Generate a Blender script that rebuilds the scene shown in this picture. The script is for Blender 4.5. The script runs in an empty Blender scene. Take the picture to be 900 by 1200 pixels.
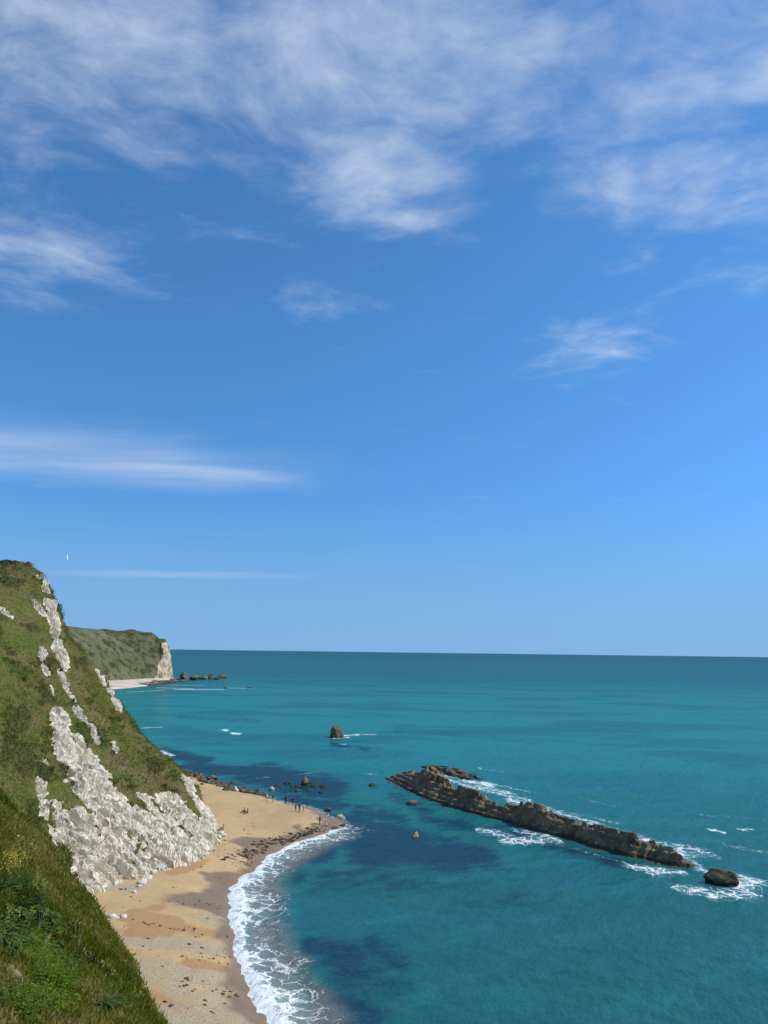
import bpy, math, random
import numpy as np
from mathutils import Vector, Matrix
sc = bpy.context.scene
col = sc.collection
rad = math.radians

# ------------------------------------------------------------------ camera
PITCH, ROLL, EYE = math.atan(164 / 867.), rad(0.74), 32.0
fwd = Vector((0, math.cos(PITCH), math.sin(PITCH)))
up0 = Vector((0, -math.sin(PITCH), math.cos(PITCH)))
r0 = Vector((1, 0, 0))
rt = r0 * math.cos(ROLL) + up0 * math.sin(ROLL)
upv = -r0 * math.sin(ROLL) + up0 * math.cos(ROLL)
cd = bpy.data.cameras.new('camera')
cam = bpy.data.objects.new('camera', cd); col.objects.link(cam)
cam.matrix_world = Matrix(((rt.x, upv.x, -fwd.x, 0), (rt.y, upv.y, -fwd.y, 0), (rt.z, upv.z, -fwd.z, EYE), (0, 0, 0, 1)))
cd.sensor_fit = 'VERTICAL'; cd.sensor_height = 36.0; cd.lens = 36.0 * 867 / 1200
cd.clip_start = 0.1; cd.clip_end = 120000
sc.camera = cam

# ------------------------------------------------------------------ node helpers
def nd(nt, t, ins=None, **props):
    n = nt.nodes.new(t)
    for k, v in props.items(): setattr(n, k, v)
    for k, v in (ins or {}).items():
        s = n.inputs[k]
        if isinstance(v, bpy.types.NodeSocket): nt.links.new(v, s)
        elif hasattr(v, '__len__') and s.type == 'RGBA' and len(v) == 3: s.default_value = (*v, 1)
        else: s.default_value = v
    return n
def mt(nt, op, a, b=0.0, c=0.0, clamp=False):
    return nd(nt, 'ShaderNodeMath', {0: a, 1: b, 2: c}, operation=op, use_clamp=clamp).outputs[0]
def sstep(nt, x, a, b, lo=0.0, hi=1.0):
    return nd(nt, 'ShaderNodeMapRange', {'Value': x, 'From Min': a, 'From Max': b, 'To Min': lo, 'To Max': hi}, interpolation_type='SMOOTHSTEP').outputs[0]
def mixc(nt, f, a, b):
    n = nd(nt, 'ShaderNodeMix', data_type='RGBA')
    for i, v in ((0, f), (6, a), (7, b)):
        if isinstance(v, bpy.types.NodeSocket): nt.links.new(v, n.inputs[i])
        else: n.inputs[i].default_value = (*v, 1) if i else v
    return n.outputs[2]
def noise(nt, vec, scale, detail=4, rough=.55, dist=0.0, out='Fac'):
    return nd(nt, 'ShaderNodeTexNoise', {'Vector': vec, 'Scale': scale, 'Detail': detail, 'Roughness': rough, 'Distortion': dist}).outputs[out]
def mapping(nt, vec, loc=(0, 0, 0), rot=(0, 0, 0), scale=(1, 1, 1)):
    return nd(nt, 'ShaderNodeMapping', {'Vector': vec, 'Location': loc, 'Rotation': rot, 'Scale': scale}).outputs[0]
def stretch(nt, vec, rot, scale):
    return mapping(nt, mapping(nt, vec, rot=rot), scale=scale)
def attr(nt, name):
    return nd(nt, 'ShaderNodeAttribute', attribute_name=name).outputs['Fac']

# ------------------------------------------------------------------ sky and sun
SUN_AZ, SUN_EL = rad(86), rad(44)
w = bpy.data.worlds.new('World'); sc.world = w; w.use_nodes = True
wt = w.node_tree; wt.nodes.clear()
sky = nd(wt, 'ShaderNodeTexSky', sky_type='NISHITA', sun_disc=False, sun_elevation=SUN_EL, sun_rotation=SUN_AZ,
         altitude=0, air_density=1.0, dust_density=0.3, ozone_density=6.0)
dirv = nd(wt, 'ShaderNodeTexCoord').outputs['Generated']
sx = nd(wt, 'ShaderNodeSeparateXYZ', {0: dirv})
# clean sea air: no yellow dust belt, so the dome is read a little above the true horizon
zl = mt(wt, 'SQRT', mt(wt, 'ADD', mt(wt, 'MULTIPLY', sx.outputs[2], sx.outputs[2]), .045))
sv = nd(wt, 'ShaderNodeVectorMath', {0: nd(wt, 'ShaderNodeCombineXYZ', {0: sx.outputs[0], 1: sx.outputs[1], 2: zl}).outputs[0]}, operation='NORMALIZE')
wt.links.new(sv.outputs[0], sky.inputs[0])
zc = mt(wt, 'MAXIMUM', sx.outputs[2], 0.02)
deck = nd(wt, 'ShaderNodeCombineXYZ', {0: mt(wt, 'DIVIDE', sx.outputs[0], zc), 1: mt(wt, 'DIVIDE', sx.outputs[1], zc), 2: 0.0}).outputs[0]
warp = nd(wt, 'ShaderNodeTexNoise', {'Vector': deck, 'Scale': 1.6, 'Detail': 3.0}).outputs['Color']
warpv = nd(wt, 'ShaderNodeVectorMath', {0: warp, 1: (.5, .5, .5)}, operation='SUBTRACT').outputs[0]
dk = nd(wt, 'ShaderNodeVectorMath', {0: warpv, 1: (.34, .34, .34), 2: deck}, operation='MULTIPLY_ADD').outputs[0]
def cloud_blob(c, size, rot=0.0, s=1.0, vec=None):
    d = nd(wt, 'ShaderNodeVectorMath', {0: vec or dk, 1: (c[0], c[1], 0)}, operation='SUBTRACT').outputs[0]
    v = mapping(wt, d, rot=(0, 0, -rot), scale=(1, 1, 1))
    v = nd(wt, 'ShaderNodeVectorMath', {0: v, 1: (1 / size[0], 1 / size[1], 0)}, operation='MULTIPLY').outputs[0]
    l = nd(wt, 'ShaderNodeVectorMath', {0: v}, operation='LENGTH').outputs['Value']
    return sstep(wt, l, 0.0, 1.0, s, 0.0)
BLOBS = [  # deck-plane centre, half size, turn, strength: wind-drawn banks of thin cloud
    ((-.30, 1.05), (1.05, .46), rad(15), .90), ((-.08, 1.36), (.58, .38), rad(38), .78), ((.28, 1.10), (.80, .36), rad(8), .86),
    ((.72, 1.12), (.40, .20), rad(6), 1.0), ((.74, 1.47), (.80, .24), rad(4), .92), ((-1.0, 1.78), (.80, .50), rad(-12), .66),
    ((.68, 2.32), (.40, .52), rad(14), .70), ((-.20, 2.06), (.26, .22), 0, .60), ((1.0, 1.86), (.34, .16), 0, .60),
    ((.62, 1.80), (.28, .14), 0, .45), ((-.37, 1.67), (.28, .2), 0, .42), ((-.66, 1.2), (.5, .4), 0, .75), ((.05, 1.55), (.34, .14), rad(10), .70)]
cov = None
for b in BLOBS:
    s = cloud_blob(*b); cov = s if cov is None else mt(wt, 'MAXIMUM', cov, s)
back = sstep(wt, sx.outputs[1], .62, .30)            # overhead and behind: the broken cloud carries on
back = mt(wt, 'MULTIPLY', back, sstep(wt, noise(wt, deck, .5, 2), .38, .62))
cov = mt(wt, 'MULTIPLY', cov, sstep(wt, noise(wt, mapping(wt, dk, rot=(0, 0, rad(25))), 2.6, 3, .5), .28, .60, .60, 1.12))
cov = mt(wt, 'MAXIMUM', cov, mt(wt, 'MULTIPLY', back, .7))
n1 = noise(wt, mapping(wt, dk, rot=(0, 0, rad(-22)), scale=(1.5, 1.9, 1)), 2.2, 10, .64)
n2 = noise(wt, mapping(wt, dk, rot=(0, 0, rad(-30)), scale=(1, 1.35, 1)), 7.0, 7, .6)
cn = mt(wt, 'ADD', mt(wt, 'MULTIPLY', n1, .62), mt(wt, 'MULTIPLY', n2, .38))
thin = sstep(wt, mt(wt, 'ADD', cn, mt(wt, 'MULTIPLY', cov, .42)), .56, 1.16)
thin = mt(wt, 'MULTIPLY', thin, sstep(wt, sx.outputs[2], .08, .22))
# two low flat streaks over the sea
low = nd(wt, 'ShaderNodeVectorMath', {0: warpv, 1: (.9, .5, 0), 2: deck}, operation='MULTIPLY_ADD').outputs[0]
st1 = cloud_blob((-1.8, 3.80), (2.0, .95), rad(20), .52, low)
st1b = cloud_blob((-1.0, 4.12), (.95, .22), rad(10), .30, low)
st2 = cloud_blob((-2.9, 10.1), (2.6, .75), rad(0), .34, low)
st3 = cloud_blob((.55, 4.71), (.2, .05), 0, .2, low)
ns = noise(wt, mapping(wt, deck, rot=(0, 0, rad(-12)), scale=(.5, 2.2, 1)), 1.5, 6, .55)
stk = mt(wt, 'MULTIPLY', mt(wt, 'ADD', mt(wt, 'ADD', st1, st1b), mt(wt, 'ADD', st2, st3)), sstep(wt, ns, .2, .75, .35, 1.0))
cl = mt(wt, 'ADD', mt(wt, 'MULTIPLY', thin, .92), stk, clamp=True)
hs = nd(wt, 'ShaderNodeVectorMath', {0: sky.outputs[0], 1: (.54, .95, 1.14)}, operation='MULTIPLY').outputs[0]
hs = mixc(wt, mt(wt, 'MULTIPLY', sstep(wt, sx.outputs[2], .22, .0), .8), hs, (1.65, 3.05, 4.75))   # pale sea haze low down
skyc = mixc(wt, cl, hs, (4.1, 4.8, 5.9))
bg = nd(wt, 'ShaderNodeBackground', {'Color': skyc, 'Strength': .15})
wo = nd(wt, 'ShaderNodeOutputWorld', {'Surface': bg.outputs[0]})

sl = bpy.data.lights.new('sun', 'SUN'); sl.energy = 4.2; sl.angle = rad(.5); sl.color = (1.0, .95, .87)
sun = bpy.data.objects.new('sun', sl); col.objects.link(sun)
sd_ = Vector((math.sin(SUN_AZ) * math.cos(SUN_EL), math.cos(SUN_AZ) * math.cos(SUN_EL), math.sin(SUN_EL)))
sun.rotation_euler = sd_.to_track_quat('Z', 'Y').to_euler()
sc.view_settings.view_transform = 'Standard'; sc.view_settings.look = 'None'
sc.view_settings.exposure = 0; sc.view_settings.gamma = 1

#<NUM>
def _h(ix, iy, iz):
    h = (ix.astype(np.int64) * 374761393 + iy.astype(np.int64) * 668265263 + iz.astype(np.int64) * 2147483647) & 0xffffffff
    h = ((h ^ (h >> 13)) * 1274126177) & 0xffffffff
    return ((h ^ (h >> 16)) & 0xffffff) / float(0xffffff)
def vnoise(p):
    i = np.floor(p).astype(np.int64); f = p - i
    f = f * f * f * (f * (f * 6 - 15) + 10)
    r = 0
    for dx in (0, 1):
        wx = f[..., 0] if dx else 1 - f[..., 0]
        for dy in (0, 1):
            wy = f[..., 1] if dy else 1 - f[..., 1]
            for dz in (0, 1):
                wz = f[..., 2] if dz else 1 - f[..., 2]
                r = r + _h(i[..., 0] + dx, i[..., 1] + dy, i[..., 2] + dz) * wx * wy * wz
    return r * 2 - 1
def fbm(p, oc=5, gain=.5):
    a, s, t = 1.0, 0, 0
    q = np.array(p, float)
    for k in range(oc):
        s = s + a * vnoise(q + 17.3 * k); t += a; a *= gain; q = q * 2.03
    return s / t
def ridged(p, oc=4, gain=.5):
    a, s, t = 1.0, 0, 0
    q = np.array(p, float)
    for k in range(oc):
        s = s + a * (1 - np.abs(vnoise(q + 9.1 * k))); t += a; a *= gain; q = q * 2.1
    return s / t
def cells(x, y, seed=0):
    """2D cell noise: value of nearest cell, distance difference to second nearest"""
    ix, iy = np.floor(x).astype(int), np.floor(y).astype(int)
    d1 = np.full(x.shape, 9.); d2 = np.full(x.shape, 9.); val = np.zeros(x.shape)
    for dx in (-1, 0, 1):
        for dy in (-1, 0, 1):
            cx, cy = ix + dx, iy + dy; k = np.full_like(cx, seed)
            px, py = cx + _h(cx, cy, k + 1), cy + _h(cx, cy, k + 2)
            d = np.hypot(px - x, py - y); v = _h(cx, cy, k + 3)
            nw = d < d1
            d2 = np.where(nw, d1, np.minimum(d2, d)); val = np.where(nw, v, val); d1 = np.where(nw, d, d1)
    return val, d2 - d1
def smooth(a, b, x):
    t = np.clip((x - a) / (b - a), 0, 1); return t * t * (3 - 2 * t)
def capdist(p, a, b):
    a, b = np.array(a, float), np.array(b, float); ab = b - a
    t = np.clip(((p - a) @ ab) / max(ab @ ab, 1e-9), 0, 1)
    return np.linalg.norm(p - a - t[..., None] * ab, axis=-1)
def crom(P, t):
    """Catmull-Rom through P (n,...) at t in 0..n-1"""
    n = len(P); i = np.clip(np.floor(t).astype(int), 0, n - 2); f = t - i
    g = lambda k: P[np.clip(k, 0, n - 1)]
    f = f.reshape((-1,) + (1,) * (P.ndim - 1))
    p0, p1, p2, p3 = g(i - 1), g(i), g(i + 1), g(i + 2)
    return .5 * (2 * p1 + (p2 - p0) * f + (2 * p0 - 5 * p1 + 4 * p2 - p3) * f ** 2 + (3 * p1 - p0 - 3 * p2 + p3) * f ** 3)
def seq(parts):
    out = []
    for a, b, n in parts: out.append(np.linspace(a, b, n, endpoint=False))
    return np.append(np.concatenate(out), parts[-1][1])

# --- the coastal hill: ribs from the beach up to the top, near to far
RIBS = [
    [(-44, 80, 8), (-50, 82, 12), (-57, 85, 18), (-66, 88, 26), (-76, 93, 35), (-100, 102, 47)],
    [(-33, 86, 2), (-40, 88, 7), (-49, 92, 14), (-58, 97, 23), (-68, 103, 32), (-88, 118, 47)],
    [(-35.8, 97, 2.2), (-40, 100, 7), (-47.3, 105, 13), (-55, 111, 21.5), (-63.5, 119, 30.5), (-82, 141.5, 45.5)],
    [(-33.2, 105, 2.4), (-37.8, 110.5, 7.1), (-45.9, 117, 14), (-53.7, 124, 22.3), (-61.5, 132.5, 30.5), (-76.5, 151.6, 45.8)],
    [(-27, 118, 2.4), (-34.4, 124, 6.5), (-43, 131, 13.2), (-50.8, 138, 20.6), (-59.5, 144, 30), (-73.5, 158, 47)],
    [(-28.6, 137, 2.2), (-36, 142, 9.6), (-47.5, 148, 17.2), (-58.5, 153, 28.6), (-68, 158, 36), (-78, 164.6, 48.6)],
    [(-40, 160, 1.5), (-50, 163, 8), (-59, 166, 16), (-69, 170, 26), (-79, 175, 34.5), (-92, 182, 46.5)],
    [(-68, 210, 1), (-75, 213, 10), (-82, 216, 20), (-90, 219, 32), (-98, 222, 42), (-112, 228, 52)],
    [(-125, 300, 1), (-132, 302, 12), (-138, 304, 24), (-145, 306, 36), (-155, 308, 46), (-172, 312, 54)],
    [(-222, 500, 1), (-229, 500, 12), (-236, 500, 24), (-244, 500, 36), (-256, 500, 44), (-275, 502, 50)],
    [(-275, 700, 1), (-282, 698, 12), (-290, 696, 24), (-298, 694, 34), (-310, 692, 42), (-335, 690, 50)]]
def hill_base(u, v):
    A = []
    for r in RIBS:
        r = np.array(r, float); b, c = r[0], r[-1]
        A.append(np.vstack([b + (2.5, -1, -4.5), r, c + (-22, 9, 3.5), c + (-130, 60, 10)]))
    A = np.array(A)
    G = crom(A, u)                      # (nu, 9, 3)
    return np.swapaxes(crom(np.swapaxes(G, 0, 1), v), 0, 1)   # (nu, nv, 3)
HU = seq([(0, 1, 40), (1, 5, 440), (5, 6, 110), (6, 7, 70), (7, 10, 90)])
HV = seq([(0, 1, 10), (1, 6, 350), (6, 7, 36), (7, 8, 16)])
# --- the near slope: heights along bearings from the viewpoint
NR = np.array([2, 10, 20, 30, 42, 52, 60, 68, 77, 88, 100, 120.])
NZ = {-100: [31, 34, 38, 42, 45, 47, 48, 49, 50, 50, 51, 52],
      -60: [31, 32, 35, 38.5, 42, 44, 45.5, 46.5, 47, 47.5, 48, 49],
      -35: [30.5, 28.5, 27.2, 27.2, 27.8, 28, 27.6, 27, 26, 25, 25, 27],
      -26.2: [30, 27, 23.9, 23.0, 22.4, 22, 21.3, 20.4, 19.1, 15, 9, 3],
      -23.1: [30, 26.8, 23, 21.3, 20, 19, 18.2, 16.9, 12.5, 5, 0, -3],
      -20: [30, 26.5, 22.6, 20.0, 17.9, 16.4, 14.7, 10, 3, -2, -3, -4],
      -17.2: [30, 26.3, 22.3, 19.2, 16.3, 13.6, 9, 3, -2, -3, -4, -5],
      -14.6: [30, 26, 21.8, 18, 13.9, 8, 2, -2, -3, -4, -5, -6],
      -10: [30, 25, 19, 13, 5, 0, -3, -4, -5, -6, -7, -8],
      0: [30, 24, 16, 9, 2, -2, -4, -5, -6, -7, -8, -9],
      95: [30, 24, 16, 9, 2, -2, -4, -5, -6, -7, -8, -9]}
_rr = np.linspace(2, 120, 237)
_tk = np.array(sorted(NZ))
_prof = np.array([np.convolve(np.pad(np.interp(_rr, NR, NZ[k]), 8, mode='edge'), np.hanning(17) / np.hanning(17).sum(), 'valid') for k in _tk])
def near_z(x, y, detail=True):
    th, r = np.degrees(np.arctan2(x, y)), np.hypot(x, y)
    i = np.clip(np.searchsorted(_tk, th) - 1, 0, len(_tk) - 2); f = np.clip((th - _tk[i]) / (_tk[i + 1] - _tk[i]), 0, 1)
    q = np.clip((r - 2) / .5, 0, 235.999); j = q.astype(int); g = q - j
    row = lambda k: _prof[k, j] * (1 - g) + _prof[k, j + 1] * g
    z = row(i) * (1 - f) + row(i + 1) * f
    if detail:
        p = np.stack([x, y, z * .5], -1)
        am = smooth(4, 18, r)
        z = z + am * (.55 * fbm(p * .22, 4) + .16 * fbm(p * 1.3 + 5, 3))
    return z
# --- the beach: land outline at sea level
SHORE = [(14, 38), (2, 52), (-5.5, 63.8), (-9.6, 71.7), (-12.9, 80.1), (-16.6, 91), (-18.7, 97), (-19.4, 103), (-20, 113.2), (-18.1, 124.4),
         (-14.5, 133.6), (-9.6, 141.7), (-7.4, 147), (-7.4, 151.8), (-13.3, 160.6), (-20.3, 167), (-27.1, 174.5), (-35.7, 183.3), (-46, 196.8), (-56, 209), (-68, 222),
         (-140, 222), (-140, 38)]
def shore_sd(x, y):
    P = np.array(SHORE, float); n = len(P)
    d = np.full(x.shape, 1e9); ins = np.zeros(x.shape, bool)
    p = np.stack([x, y], -1)
    for k in range(n):
        a, b = P[k], P[(k + 1) % n]
        d = np.minimum(d, capdist(p, a, b))
        c = (a[1] > y) != (b[1] > y)
        ins ^= c & (x < (b[0] - a[0]) * (y - a[1]) / (b[1] - a[1] + 1e-12) + a[0])
    d = np.where(ins, d, -d)
    p3 = np.stack([x, y, 0 * x], -1)
    d = d + smooth(9, 2, np.abs(d)) * (.9 * vnoise(p3 * .16 + 3) + .5 * vnoise(p3 * .42) + .25 * vnoise(p3 * 1.1))
    return d
def beach_z(sd, x, y):
    p = np.stack([x, y, 0 * x], -1)
    land = 2.3 * (1 - np.exp(-np.maximum(sd, 0) / 6.5)) + .05 * np.maximum(sd, 0) * 0 + .05 * fbm(p * .5, 4) * smooth(0, 4, sd)
    sea = np.maximum(.14 * np.minimum(sd, 0), -4)
    return np.where(sd > 0, land, sea)
#</NUM>

# ------------------------------------------------------------------ mesh helpers
def grid_faces(nu, nv, flip=False):
    i = np.arange(nu - 1)[:, None] * nv + np.arange(nv - 1)[None]
    f = np.stack([i, i + nv, i + nv + 1, i + 1], -1).reshape(-1, 4)
    return f[:, ::-1] if flip else f
def mesh_np(name, V, F, mat=None, attrs=None, smooth_=True, uv=None):
    V = np.ascontiguousarray(V.reshape(-1, 3), np.float32); F = np.ascontiguousarray(F, np.int32); k = F.shape[1]
    me = bpy.data.meshes.new(name)
    me.vertices.add(len(V)); me.vertices.foreach_set('co', V.ravel())
    me.loops.add(F.size); me.loops.foreach_set('vertex_index', F.ravel())
    me.polygons.add(len(F)); me.polygons.foreach_set('loop_start', np.arange(len(F), dtype=np.int32) * k)
    me.polygons.foreach_set('use_smooth', np.full(len(F), smooth_))
    me.update(calc_edges=True); me.validate()
    for n, a in (attrs or {}).items():
        at = me.attributes.new(n, 'FLOAT', 'POINT'); at.data.foreach_set('value', np.ascontiguousarray(a.ravel(), np.float32))
    if mat: me.materials.append(mat)
    return me
def link(name, me, parent=None, loc=None, **props):
    o = bpy.data.objects.new(name, me); col.objects.link(o)
    if parent: o.parent = parent
    if loc is not None: o.location = loc
    for k, v in props.items(): o[k] = v
    return o
def grid_normals(P):
    du = np.gradient(P, axis=0); dv = np.gradient(P, axis=1)
    n = np.cross(du, dv); return n / np.maximum(np.linalg.norm(n, axis=-1, keepdims=True), 1e-9)
def newmat(name):
    m = bpy.data.materials.new(name); m.use_nodes = True
    nt = m.node_tree; nt.nodes.clear()
    out = nd(nt, 'ShaderNodeOutputMaterial')
    return m, nt, out
def bsdf(nt, out, colr, rough=.9, bump=None, bstr=.5, bdist=.1, spec=.3):
    ins = {'Base Color': colr, 'Roughness': rough, 'Specular IOR Level': spec}
    if bump is not None:
        ins['Normal'] = nd(nt, 'ShaderNodeBump', {'Height': bump, 'Strength': bstr, 'Distance': bdist}).outputs[0]
    b = nd(nt, 'ShaderNodeBsdfPrincipled', ins); nt.links.new(b.outputs[0], out.inputs[0]); return b
def pos(nt): return nd(nt, 'ShaderNodeNewGeometry').outputs['Position']

# ------------------------------------------------------------------ materials
def grass_colour(nt, P):
    big = noise(nt, P, .055, 5, .6); mid = noise(nt, P, .35, 5, .62); fine = noise(nt, P, 2.4, 4, .65)
    c = mixc(nt, sstep(nt, big, .38, .64), (.092, .110, .022), (.150, .132, .044))
    c = mixc(nt, sstep(nt, mid, .42, .68), c, (.060, .088, .016))
    brown = noise(nt, P, .16, 6, .68)
    c = mixc(nt, mt(nt, 'MULTIPLY', sstep(nt, brown, .47, .60), .85), c, (.150, .112, .052))
    scr = noise(nt, P, .75, 6, .7)
    c = mixc(nt, mt(nt, 'MULTIPLY', sstep(nt, scr, .58, .68), .8), c, (.028, .040, .008))
    c = mixc(nt, sstep(nt, fine, .52, .78), c, (.165, .150, .062))
    c = mixc(nt, sstep(nt, fine, .46, .26), c, (.030, .048, .010))
    return c, mid, fine
def hill_material():
    m, nt, out = newmat('chalk_and_turf'); P = pos(nt)
    gc, mid, fine = grass_colour(nt, P)
    st = stretch(nt, P, (0, rad(41.7), 0), (1.2, 1.2, .22))
    s1 = noise(nt, st, .8, 6, .65, .4); s2 = noise(nt, stretch(nt, P, (0, rad(41.7), 0), (1, 1, .24)), 1.9, 6, .68, .3)
    ch = mixc(nt, sstep(nt, s1, .40, .64), (.80, .735, .60), (.56, .475, .335))
    ch = mixc(nt, sstep(nt, s2, .57, .72), ch, (.20, .17, .115))
    ch = mixc(nt, sstep(nt, s2, .45, .33), ch, (.80, .76, .67))
    moss = noise(nt, st, 1.1, 6, .65)
    ch = mixc(nt, sstep(nt, moss, .60, .68), ch, (.12, .11, .04))
    f = mt(nt, 'ADD', attr(nt, 'chalk'), mt(nt, 'MULTIPLY', mt(nt, 'SUBTRACT', noise(nt, P, 2.6, 5, .65), .5), .5))
    f = sstep(nt, f, .42, .58)
    gc = mixc(nt, mt(nt, 'MULTIPLY', sstep(nt, attr(nt, 'scrub'), .2, .8), .55), gc, mixc(nt, sstep(nt, fine, .4, .65), (.022, .036, .006), (.062, .084, .016)))
    c = mixc(nt, f, gc, ch)
    hgt = mt(nt, 'ADD', mt(nt, 'MULTIPLY', s2, .7), mt(nt, 'MULTIPLY', noise(nt, P, 6, 4, .7), .3))
    bsdf(nt, out, c, .95, hgt, .8, .28, .15)
    return m
def far_hill_material():
    m, nt, out = newmat('far_headland_cover'); P = pos(nt)
    big = noise(nt, P, .022, 6, .65); mid = noise(nt, P, .12, 5, .65)
    g = mixc(nt, sstep(nt, big, .4, .62), (.105, .112, .054), (.150, .142, .082))  # turf tones lightened, putting distance haze into the colour
    g = mixc(nt, sstep(nt, mid, .47, .62), g, (.045, .054, .022))
    s = noise(nt, mapping(nt, P, scale=(1, 1, .45)), .16, 6, .7)
    ch = mixc(nt, sstep(nt, s, .40, .66), (.54, .455, .33), (.25, .195, .13))
    f = sstep(nt, mt(nt, 'ADD', attr(nt, 'chalk'), mt(nt, 'MULTIPLY', mt(nt, 'SUBTRACT', noise(nt, P, .13, 5, .65), .5), .9)), .42, .58)
    bsdf(nt, out, mixc(nt, f, g, ch), .95, mid, .9, 3.0, .1)
    return m
def sand_material():
    m, nt, out = newmat('sand_and_shingle'); P = pos(nt)
    n1 = noise(nt, P, .09, 5, .6); n2 = noise(nt, P, .6, 5, .65); n3 = noise(nt, P, 5, 4, .7)
    c = mixc(nt, sstep(nt, n1, .4, .62), (.50, .35, .175), (.42, .295, .150))
    c = mixc(nt, mt(nt, 'MULTIPLY', sstep(nt, n2, .5, .72), .55), c, (.38, .26, .15))
    wob = mt(nt, 'MULTIPLY', mt(nt, 'SUBTRACT', n2, .5), .9)
    gr = sstep(nt, mt(nt, 'ADD', attr(nt, 'shingle'), wob), .35, .7)
    gcol = mixc(nt, sstep(nt, n3, .4, .65), (.44, .36, .235), (.27, .215, .14))
    c = mixc(nt, mt(nt, 'MULTIPLY', gr, .8), c, gcol)
    rd = sstep(nt, mt(nt, 'ADD', attr(nt, 'damp'), wob), .35, .75)
    c = mixc(nt, mt(nt, 'MULTIPLY', rd, .75), c, (.36, .205, .085))
    wet = attr(nt, 'wet')
    c = mixc(nt, mt(nt, 'MULTIPLY', wet, .85), c, (.185, .125, .078))
    c = mixc(nt, mt(nt, 'MULTIPLY', sstep(nt, n3, .60, .75), .35), c, (.2, .15, .1))
    rough = mt(nt, 'SUBTRACT', .95, mt(nt, 'MULTIPLY', wet, .45))
    bsdf(nt, out, c, rough, mt(nt, 'ADD', n2, mt(nt, 'MULTIPLY', n3, .4)), .5, .35, .25)
    return m
def rock_material(name, dark, lite, scale=1.0, weed=.5, wl=.7):
    m, nt, out = newmat(name); P = pos(nt)
    n1 = noise(nt, stretch(nt, P, (0, rad(30), rad(20)), (1, 1, 1.8)), .5 * scale, 6, .65, .5); n2 = noise(nt, P, 2.6 * scale, 5, .7)
    c = mixc(nt, sstep(nt, n1, .35, .68), dark, lite)
    c = mixc(nt, mt(nt, 'MULTIPLY', sstep(nt, n2, .5, .75), .7), c, tuple(v * .45 for v in dark))
    z = nd(nt, 'ShaderNodeSeparateXYZ', {0: P}).outputs[2]
    lo = sstep(nt, mt(nt, 'ADD', z, mt(nt, 'MULTIPLY', mt(nt, 'SUBTRACT', n1, .5), 1.2)), wl, wl * .3)
    c = mixc(nt, mt(nt, 'MULTIPLY', lo, weed), c, (.022, .020, .013))     # weed belt between the tide marks
    bsdf(nt, out, c, .85, mt(nt, 'ADD', n2, mt(nt, 'MULTIPLY', noise(nt, P, 8 * scale, 4, .7), .5)), .9, .35 / scale, .3)
    return m
def plain(name, c, rough=.8, var=.35, scale=3.0, spec=.25, trans=0):
    m, nt, out = newmat(name); P = pos(nt)
    n = noise(nt, P, scale, 3, .6)
    cc = mixc(nt, sstep(nt, n, .35, .65), tuple(v * (1 - var) for v in c), tuple(min(1, v * (1 + var)) for v in c))
    b = bsdf(nt, out, cc, rough, spec=spec)
    if trans:
        t = nd(nt, 'ShaderNodeBsdfTranslucent', {'Color': cc}); mx = nd(nt, 'ShaderNodeMixShader', {0: trans, 1: b.outputs[0], 2: t.outputs[0]})
        nt.links.new(mx.outputs[0], out.inputs[0])
    return m
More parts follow.
